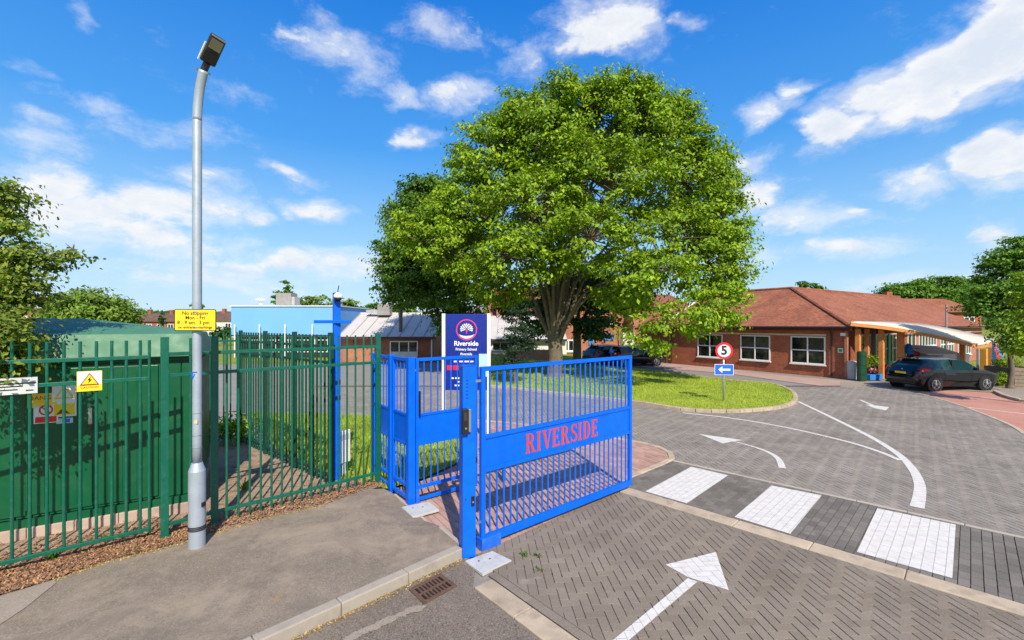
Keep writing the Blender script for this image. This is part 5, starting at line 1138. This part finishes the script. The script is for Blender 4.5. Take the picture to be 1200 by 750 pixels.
far_house(154, 181, YH, 367, 377, 'leftmost far terraced house under a brown roof, right of the round tree', wallm=BRK, group='far terraced houses')
far_house(181, 206, YH, 367.5, 377, 'far terraced house directly left of the yellow notice', wallm=BRK, group='far terraced houses')
far_house(206, 243, YH, 366, 376, 'far terraced house behind the yellow notice', group='far terraced houses')
far_house(243, 275, YH, 366, 376, 'pale far terraced house between the lamp and the blue building', group='far terraced houses')
h = far_house(-30, 60, 60, 361, 366, 'orange brick house beyond the cabin, half hidden by the left tree', TILE, BRKO, nw=4)
far_house(1060, 1150, 52, 350, 366, 'red roofed building beyond the school under the far trees', TILE, BRK, dep=9, nw=3)
# hills and distant woods
def ridge(name, Y, pts, mat=HILLM):
    V = []; F = []
    for i, (px, py) in enumerate(pts): V += [up(px, Y, -.1), up(px, Y, ZZ(py, Y)), (XX(px, Y), Y+200, ZZ(py, Y)*.8)]
    for i in range(len(pts)-1): a_ = i*3; F += [(a_, a_+3, a_+4, a_+1), (a_+1, a_+4, a_+5, a_+2)]
    MB().add(V, F).build(name, mat, kind='structure')
hp = [(px, 364.5+1.2*math.sin(px*.013)+1.0*math.sin(px*.05+1)+.6*math.sin(px*.21)) for px in range(-500, 1700, 6)]
ridge('hills', 420, hp)

# ------------------------------------------------------------------ cars
def car_model(name, label, paintm, loc, rz, plate=True, group=None):
    root = thing(name, label, 'car', loc, rz, group); root.scale = (.93, .93, .92)
    st = [ # x, half width, sill z, belt z, glass top z, roof z, roof half width
     (-.02,.62,.42,.62,.66,.68,.50),(.03,.74,.30,.78,.84,.86,.58),(.14,.82,.24,.93,.98,1.0,.62),(.24,.85,.22,.96,1.07,1.10,.62),(.62,.89,.20,.985,1.33,1.40,.60),(.80,.90,.20,.985,1.37,1.435,.60),(1.25,.905,.19,.97,1.41,1.465,.61),(1.75,.91,.19,.955,1.42,1.475,.61),(1.83,.91,.19,.953,1.42,1.474,.61),(2.25,.91,.19,.945,1.40,1.455,.60),(2.62,.905,.19,.94,1.345,1.40,.58),(3.10,.90,.19,.93,1.10,1.14,.62),(3.32,.89,.19,.92,.985,1.01,.66),(3.75,.87,.20,.85,.90,.93,.62),(4.10,.82,.22,.74,.80,.82,.56),(4.26,.74,.26,.62,.67,.69,.50),(4.33,.62,.36,.50,.54,.56,.42)]
    rings = []
    for (x, w_, zs, zb2, zg, zr, rw) in st:
        half = [(w_*.88, zs), (w_*.97, zs+(zb2-zs)*.22), (w_, zs+(zb2-zs)*.6), (w_*.965, zb2), (rw+(w_*.965-rw)*.12, zg), (rw*.72, zr), (0, zr+.012)]
        rings.append([Vector((x, -a_, b_)) for a_, b_ in half]+[Vector((x, a_, b_)) for a_, b_ in half[-2::-1]])
    K = len(rings[0]); body = MB(); gl = {'rear_window': MB(), 'windscreen': MB()}
    V = [wm(root) @ v for r in rings for v in r]
    def face(mb, i, k): mb.add([V[i*K+k], V[(i+1)*K+k], V[(i+1)*K+k+1], V[i*K+k+1]], [(0, 1, 2, 3)])
    for i in range(len(st)-1):
        for k in range(K-1):
            kk = min(k, K-2-k); x = st[i][0]
            if kk == 3 and 4 <= i <= 10 and i not in (7,): face(gl.setdefault(('side_window', k > 6, i > 7), MB()), i, k)
            elif kk in (4, 5) and i == 3: face(gl['rear_window'], i, k)
            elif kk in (4, 5) and i in (10, 11): face(gl['windscreen'], i, k)
            else: face(body, i, k)
    body.add(V[:K], [tuple(range(K))]); body.add(V[-K:], [tuple(range(K))]); body.add([V[i*K+k] for i in range(len(st)) for k in (0, K-1)], [(2*i, 2*i+1, 2*i+3, 2*i+2) for i in range(len(st)-1)])
    b = body.build('body', paintm, root, smooth=True)
    bm = bmesh.new(); bm.from_mesh(b.data); bmesh.ops.remove_doubles(bm, verts=bm.verts, dist=.0005); bmesh.ops.recalc_face_normals(bm, faces=bm.faces); bm.to_mesh(b.data); bm.free()
    em = b.modifiers.new('e', 'EDGE_SPLIT'); em.split_angle = R(38)
    for nme, m_ in gl.items():
        q = m_.build(nme if isinstance(nme, str) else nme[0], CGLASS, root, smooth=True)
    L2 = lambda x, y, z: wm(root) @ Vector((x, y, z)); r2 = wm(root).to_3x3()
    def lb(c, s, name, mat, par=root, top=1., bevel=.0): return MB().box(L2(*c), s, mat=r2.to_4x4(), top=top).build(name, mat, par, bevel=bevel)
    for x in (.78, 3.42):
        for s_ in (-1, 1):
            MB().tube([L2(x, s_*.80, .335), L2(x, s_*.912, .335)], .365, 28).build('wheel_arch', BLACK, root)
            wh = MB().tube([L2(x, s_*.70, .31), L2(x, s_*.88, .31), L2(x, s_*.918, .31)], [.31, .31, .29], 28).build('wheel', TYRE, root); MB().tube([L2(x, s_*.917, .31), L2(x, s_*.921, .31)], .205, 24).build('rim', DARKM, wh)
            for k in range(5):
                a_ = 2*PI*k/5+.3; MB().bar(L2(x, s_*.926, .31), L2(x+.2*math.cos(a_), s_*.926, .31+.2*math.sin(a_)), .06, .012).build('spoke', ALLOY, wh)
            m_ = MB()
            for k in range(20):
                a_, a2 = 2*PI*k/20, 2*PI*(k+1)/20; m_.bar(L2(x+.2*math.cos(a_), s_*.925, .31+.2*math.sin(a_)), L2(x+.2*math.cos(a2), s_*.925, .31+.2*math.sin(a2)), .018, .014)
            m_.build('rim_edge', ALLOY, wh); MB().tube([L2(x, s_*.925, .31), L2(x, s_*.935, .31)], .045, 10).build('hub', ALLOY, wh)
    for s_ in (-1, 1):
        m_ = MB().add([L2(.10, s_*.60, .84), L2(.085, s_*.815, .84), L2(.52, s_*.905, .92), L2(.50, s_*.91, 1.0), L2(.20, s_*.86, 1.03), L2(.145, s_*.66, 1.0), L2(.16, s_*.6, .90), L2(.3, s_*.7, .92)], [(0,1,4,5),(1,2,3,4),(0,5,7,6),(3,2,7,4),(4,7,5),(0,6,7,1),(1,7,2)]); m_.build('tail_light', LAMPR, root)
        lb((.03, s_*.66, .55), (.05, .16, .07), 'reflector', LAMPR); lb((.22, s_*.80, .93), (.12, .10, .045), 'lamp_inner', WHITEP)
        lb((2.78, s_*.98, 1.0), (.12, .2, .13), 'mirror', paintm, bevel=.03); lb((4.12, s_*.66, .70), (.30, .22, .12), 'headlight', LENS, top=.8, bevel=.03)
        lb((1.95, s_*.918, .80), (.17, .015, .03), 'door_handle', paintm, bevel=.004)
        for x in (1.30, 2.68): lb((x, s_*.9105, .60), (.008, .004, .62), 'door_seam', BLACK)
        lb((1.79, s_*.79, 1.19), (.08, .03, .42), 'window_pillar', BLACK)
    lb((.0, 0, .36), (.10, 1.3, .18), 'bumper_insert', BLACK, bevel=.03)
    if plate: lb((.005, 0, .78), (.02, .52, .11), 'number_plate', YELLOW, bevel=.003)
    lb((.085, 0, .94), (.02, .08, .07), 'badge', ALLOY, bevel=.01); lb((.50, 0, 1.44), (.25, 1.0, .025), 'spoiler', paintm, bevel=.01); lb((.9, 0, 1.475), (.1, .05, .07), 'aerial', BLACK, bevel=.02)
    return root
cr_ = Vector((XX(1077, 19.0), 19.0, 0)); ca = R(7)
car = car_model('parked_car', 'dark charcoal hatchback parked before the white canopy, tail towards the road', CARP, (16.85, 19.4, 0), ca)
# two cars beyond the big tree
car_model('parked_car', 'dark blue car with its tail light showing, left of the two beyond the big tree', CARB, (XX(689, 31.0), 31.0, 0), R(28), False)
car_model('parked_car', 'dark car right of the two parked beyond the big tree, nose behind the branch', CARP, (XX(712, 30.2), 30.2, 0), R(14), False)

# ------------------------------------------------------------------ trees
def rad_at(f): return f
def tree(name, label, base, tr, lobes, ncl, nlv, lsz, mat, height_fork=2.2, clr=.9, bark=BARK, cat='tree', shell=.45, group=None, flat=.55, limb=True, droop=.25, density=1., twigs=True, lean=(0, 0)):
    base = Vector(base); root = thing(name, label, cat, base, group=group)
    fork = base+Vector((lean[0], lean[1], height_fork)); trunk = MB()
    pts = smooth_curve([base+Vector((0, 0, -.1)), base+Vector((0, 0, .25)), base.lerp(fork, .5)+Vector((random.gauss(0, .08), 0, 0)), fork, fork+Vector((0, 0, .6))], 4)
    trunk.tube(pts, [tr*(1.45 if i < 3 else 1.0-.18*i/len(pts)) if i < 4 else tr*(1.0-.22*i/len(pts)) for i in range(len(pts))], 14)
    trunk.build('trunk', bark, root, smooth=True)
    tot = sum(l[3]*l[4]+l[4]*l[5]+l[3]*l[5] for l in lobes); CP_, LN = [], []
    LB = MB(); TW = MB()
    for (lx, ly, lz, rx, ry, rz_) in lobes:
        wgt = (rx*ry+ry*rz_+rx*rz_)/tot; nc = max(3, int(ncl*wgt)); c = base+Vector((lx, ly, lz))
        pc, nv = blob_pts(c, (rx, ry, rz_), nc, shell)
        keep = pc[:, 2] > base.z+.6; pc = pc[keep]; nv = nv[keep]
        if limb and (rx >= 1.6 or tr < .4):
            dd = c-fork; mid = fork+Vector((dd.x*.33, dd.y*.33, dd.z*.56+.12*max(dd.z, 0)+.2))+Vector((random.gauss(0, .2), random.gauss(0, .2), 0))*min(1, tr*3); L0 = smooth_curve([fork+Vector((dd.x*.03, dd.y*.03, random.uniform(-.5, .3)*min(1, tr*2))), mid, c], 5); r0 = tr*.44*min(1, .5+wgt*3)
            LB.tube(L0, [r0*(1-.72*i/(len(L0)-1)) for i in range(len(L0))], 8)
            if twigs:
                for j in range(0, len(pc)):
                    e = Vector(pc[j]); k = min(range(2, len(L0)), key=lambda q: (L0[q]-e).length+.25*(q < 5)); s = L0[k]
                    m2 = s.lerp(e, .5)+Vector((random.gauss(0, .15), random.gauss(0, .15), random.gauss(.1, .15)))*(clr)
                    LLn = (s-e).length; rr_ = min(r0*.35, .015+.012*LLn); TW.tube([s, m2, e], [rr_, rr_*.6, rr_*.25], 5, cap=False)
        CP_.append(pc); LN.append(nv)
    if limb:
        LB.build('limbs', bark, root, smooth=True)
        if TW.v: TW.build('branches', bark, root, smooth=True, kind='stuff')
    pc = np.concatenate(CP_); nv = np.concatenate(LN); n = len(pc)
    idx = np.repeat(np.arange(n), nlv); sz = rng.uniform(.6, 1.25, n)[idx][:, None]*clr
    off = rng.normal(0, .5, (len(idx), 3)); off[:, 2] = np.abs(off[:, 2])*flat*-1+rng.normal(0, .12, len(idx)); off += nv[idx]*.15
    P = pc[idx]+off*sz; N = nv[idx]*.55+np.array([0, 0, .75])+off*np.array([.5, .5, 0])
    leafset('crown', P, N, lsz, mat, root, droop=droop); return root
def lobe(px, py, Y, rx, ry_, rz_, base): # lobe whose centre is seen at a photo pixel at depth Y
    return (XX(px, Y)-base[0], Y-base[1], ZZ(py, Y)-base[2], rx, ry_, rz_)
bt = (XX(650, 23.5), 23.5, .06)
rs = random.Random(5); BUMP = []
OUTL = [(478, 262), (505, 215), (545, 158), (600, 116), (680, 92), (760, 94), (800, 116), (832, 168), (858, 218), (862, 268), (872, 330)]
for k in range(24):
    u = k/23*(len(OUTL)-1.001); q = int(u); f_ = u-q; ox = OUTL[q][0]*(1-f_)+OUTL[q+1][0]*f_; oy = OUTL[q][1]*(1-f_)+OUTL[q+1][1]*f_; t_ = rs.uniform(.02, .12)
    BUMP.append(lobe(ox+(668-ox)*t_, oy+(270-oy)*t_, 23+rs.uniform(-1, .6), rs.uniform(.5, .85), rs.uniform(.6, 1), rs.uniform(.35, .65), bt))
LBS = BUMP+[lobe(780, 140, 24, 1.6, 2.0, 1.5, bt), lobe(818, 180, 23.5, 1.5, 2.0, 1.5, bt), lobe(600, 135, 24, 1.5, 2, 1.3, bt), lobe(850, 215, 23.5, .8, 1.3, .9, bt), lobe(848, 275, 22.5, 1.2, 1.6, 1.2, bt), lobe(735, 345, 21, 1.5, 1.4, .9, bt), lobe(585, 335, 22, 1.6, 1.6, .9, bt), lobe(870, 340, 21, .45, .8, .9, bt), lobe(655, 118, 23.5, 1.8, 2.0, 1.2, bt), lobe(738, 118, 23.5, 1.7, 2.0, 1.3, bt), lobe(690, 130, 23.5, 3.3, 2.8, 2.1, bt), lobe(640, 165, 23, 3.0, 2.6, 2.2, bt), lobe(745, 150, 23.5, 2.6, 2.6, 2.3, bt), lobe(580, 185, 23.5, 2.6, 2.4, 2.3, bt), lobe(795, 205, 23, 2.6, 2.4, 2.0, bt), lobe(700, 215, 21.5, 3.2, 2.6, 2.3, bt),
 lobe(620, 240, 21, 2.8, 2.2, 2.0, bt), lobe(545, 245, 23, 2.5, 2.3, 2.2, bt), lobe(830, 245, 23, 1.6, 2.0, 1.8, bt), lobe(780, 275, 21.5, 2.6, 2.3, 2.0, bt), lobe(520, 290, 22, 2.2, 2.2, 1.5, bt), lobe(600, 300, 20.5, 2.3, 2.0, 1.4, bt),
 lobe(690, 280, 20, 2.6, 2.0, 1.6, bt), lobe(828, 310, 22, 1.8, 2.0, 1.8, bt), lobe(765, 315, 19.5, 1.9, 1.8, 1.1, bt), lobe(840, 352, 20.5, 1.1, 1.4, 1.0, bt), lobe(805, 368, 19, 1.2, 1.0, .65, bt), lobe(758, 382, 18.8, .85, .8, .7, bt), lobe(777, 402, 18.7, .55, .5, .45, bt), lobe(852, 364, 20, .85, 1.0, .5, bt), lobe(480, 275, 23.5, 1.3, 1.6, 1.2, bt), lobe(655, 200, 26.5, 4.0, 2.0, 4.0, bt), lobe(635, 305, 22, 1.5, 1.6, .9, bt), lobe(825, 190, 23.5, .9, 1.2, 1.0, bt)]
tree('broadleaf_tree', 'huge spreading bright green broadleaf tree on the grass island', bt, .42, LBS, 2000, 78, .19, LEAF1, 2.0, .56, flat=.7, shell=.5)
b2 = (XX(543, 28), 28, .0)
tree('broadleaf_tree', 'smaller dark tree left of the huge tree, above the school sign', b2, .22, [lobe(500, 250, 28, 2.6, 2.3, 2.3, b2), lobe(490, 320, 28, 2.7, 2.4, 2.0, b2), lobe(530, 340, 27, 2.4, 2.2, 2.0, b2), lobe(545, 280, 28, 2.0, 2.0, 2.6, b2), lobe(470, 295, 28, 1.5, 1.6, 1.6, b2), lobe(535, 382, 27, 1.3, 1.3, 1.0, b2), lobe(478, 330, 28, 1.6, 1.6, 1.6, b2), lobe(505, 225, 28, 1.6, 1.6, 1.2, b2)], 620, 85, .21, LEAFM, 2.0, .66)
b3 = (XX(470, 34), 34, 0)
tree('willow_tree', 'pale feathery tree top showing left above the dark tree', b3, .15, [lobe(462, 252, 34, 1.0, 1.0, 1.4, b3), lobe(482, 235, 34, .8, .8, .8, b3)], 40, 45, .16, LEAFF, 5, .6, flat=1.2, droop=1.2)
b4 = (XX(604, 20.5), 20.5, .0)
tree('conifer', 'small dark conifer standing right of the school sign board', b4, .08, [lobe(606, 372, 20.5, .55, .5, .5, b4), lobe(602, 390, 20.5, .95, .7, .35, b4), lobe(608, 405, 20.5, .9, .7, .35, b4), lobe(598, 418, 20.5, .55, .5, .3, b4), lobe(618, 360, 20.5, .5, .4, .3, b4)], 60, 90, .10, LEAFC, 1.0, .42)
b5 = (XX(676, 30), 30, .0)
tree('broadleaf_tree', 'second trunk and dark crown directly right of the huge tree, behind it', b5, .30, [lobe(700, 378, 28, 1.7, 1.5, .9, b5), lobe(640, 372, 27, 1.5, 1.3, 1.0, b5), lobe(600, 350, 28, 1.0, 1.2, 1.0, b5), lobe(690, 330, 30, 2.6, 2, 2.0, b5), lobe(735, 345, 30, 2.0, 1.8, 1.2, b5), lobe(650, 350, 31, 1.6, 1.8, 1.2, b5)], 260, 80, .22, LEAFD, 2.6, .7)
# left edge tree
b6 = (-7.0, 5.75, .1)
tree('hornbeam', 'leafy tree at the left edge overhanging the green cabin and fence', b6, .10, [lobe(-24, 235, 5.6, .40, .45, .42, b6), lobe(-24, 300, 5.5, .45, .5, .5, b6), lobe(-10, 355, 5.3, .42, .45, .45, b6), lobe(-12, 410, 5.0, .40, .35, .4, b6), lobe(30, 300, 5.6, .26, .25, .2, b6), lobe(60, 302, 5.7, .22, .2, .12, b6), lobe(85, 292, 5.7, .15, .12, .06, b6), lobe(25, 345, 5.5, .24, .2, .22, b6), lobe(-2, 225, 5.6, .25, .25, .3, b6), lobe(-22, 450, 4.8, .16, .15, .14, b6), lobe(35, 325, 5.6, .2, .2, .14, b6), lobe(12, 268, 5.6, .2, .2, .2, b6), lobe(50, 345, 5.7, .14, .14, .06, b6), lobe(8, 385, 5.2, .28, .3, .3, b6), lobe(12, 430, 5.0, .24, .2, .25, b6), lobe(0, 400, 4.9, .3, .2, .3, b6), lobe(2, 405, 4.95, .2, .2, .22, b6)], 330, 50, .062, LEAFS, 1.6, .21, shell=.2, flat=.45)
# right edge trees
b7 = (XX(1184, 19.6), 19.6, .0)
tree('street_tree', 'dense green tree at the right edge beside the end of the canopy', b7, .11, [lobe(1190, 325, 19.6, 1.2, 1.3, 1.2, b7), lobe(1174, 338, 19.6, 1.0, 1.1, .85, b7), lobe(1200, 375, 19.2, .9, 1.0, .6, b7), lobe(1198, 298, 19.8, .9, 1.0, .8, b7), lobe(1158, 357, 19.8, .8, .8, .4, b7), lobe(1192, 394, 18.6, .5, .6, .25, b7), lobe(1172, 300, 19.7, .4, .5, .2, b7), lobe(1198, 405, 18.4, .5, .5, .4, b7), lobe(1186, 378, 18.8, .6, .6, .4, b7)], 330, 75, .15, LEAFR, 1.5, .42)
b8 = (XX(1215, 15.5), 15.5, .0)
tree('street_tree', 'lower bright branches at the right edge in front of the timber planter', b8, .07, [lobe(1206, 402, 15.2, .5, .5, .5, b8), lobe(1200, 375, 15.5, .45, .5, .4, b8), lobe(1212, 340, 15.5, .6, .6, .8, b8)], 50, 60, .14, LEAF1, 1.2, .36)
def round_tree(px, Y, pt, pb, wpx, label, mat=LEAFF, n=90, cl=46, lsz=.45, tr=.25, group=None):
    base = (XX(px, Y), Y, -.05); rx = wpx/2/FP*Y; zt_, zb__ = ZZ(pt, Y), ZZ(pb, Y); rz_ = (zt_-zb__)/2; c = (zt_+zb__)/2
    lb_ = [(0, 0, c, rx*.74, rx*.6, rz_*.95), (-rx*.55, 0, c-rz_*.1, rx*.46, rx*.5, rz_*.7), (rx*.55, 0, c-rz_*.1, rx*.46, rx*.5, rz_*.7), (rx*.15, -rx*.3, c+rz_*.25, rx*.5, rx*.4, rz_*.6)]
    return tree('broadleaf_tree', label, base, tr, lb_, n, cl, lsz, mat, max(.8, c*.5), rx*.24, limb=True, twigs=False)
round_tree(104, 42, 336, 400, 100, 'rounded green tree behind the cabin roof', n=380, cl=60, lsz=.32)
round_tree(228, 70, 349, 372, 26, 'thin pale sapling crown behind the lamp post above the yellow notice', n=20, cl=22, lsz=.4)
round_tree(190, 70, 366, 384, 9, 'narrow dark tree before the far terraced houses', LEAFD, n=20, cl=30, lsz=.35)
round_tree(262, 60, 381, 396, 30, 'round bush beside the pale far house, left of the blue building', LEAFD, n=50, cl=40, lsz=.3)
for (px, pt, w_, m_, lab) in ((336, 327, 32, LEAFR, 'pointed dark tree behind the rooftop box of the blue building'), (368, 340, 54, LEAFF, 'green tree crown just left of the camera post above the blue building'), (412, 348, 40, LEAFF, 'green tree crown just right of the camera post'), (436, 351, 38, LEAFR, 'far tree crown above the grey metal roof'), (470, 353, 44, LEAFF, 'pale far tree crown left of the dark tree'), (571, 350, 34, LEAFF, 'sunlit far tree between the sign board and the chimney')):
    round_tree(px, 62, pt, 384, w_, lab, m_, n=70, cl=46, lsz=.4)
round_tree(946, 62, 329, 362, 46, 'dark tree top showing above the ridge of the school roof', LEAFM, n=80, cl=60, lsz=.45)
for (px, pt, w_, m_, lab) in ((1062, 325, 62, LEAFR, 'leftmost of the trees behind the school wing'), (1098, 320, 66, LEAFR, 'middle tree of the row behind the school wing'), (1134, 324, 58, LEAFR, 'tree behind the school wing nearest the right edge tree')):
    round_tree(px, 60, pt, 374, w_, lab, m_, n=260, cl=60, lsz=.38)
# distant tree line
P = []
for px in np.arange(-450, 1650, 1.6):
    Yt = random.uniform(230, 330)
    for k in range(14): P.append((XX(px, Yt)+random.gauss(0, 2.5), Yt, random.uniform(0, ZZ(366.5+1.5*math.sin(px*.03)-random.random()*1.5, Yt))))
P = np.array(P); tag(leafset('tree_belt', P, np.tile([0, -.6, .6], (len(P), 1)), 2.6, LEAFD, None), 'dark far belt of trees along the horizon', 'woods')
# shrubs behind the yard fence
p = Vector((XX(262, 9.9), 9.9, .1)); P_, N_ = blob_pts(p+Vector((0, .2, .35)), (.9, .35, .4), 1500, .1); t_ = thing('low_shrub', 'low weedy shrub in the far corner of the yard behind the green fences', 'shrub', p); leafset('foliage', P_, N_, .07, LEAF1, t_); MB().cyl(p, p+Vector((0, 0, .4)), .015).build('stem', BARK, t_)
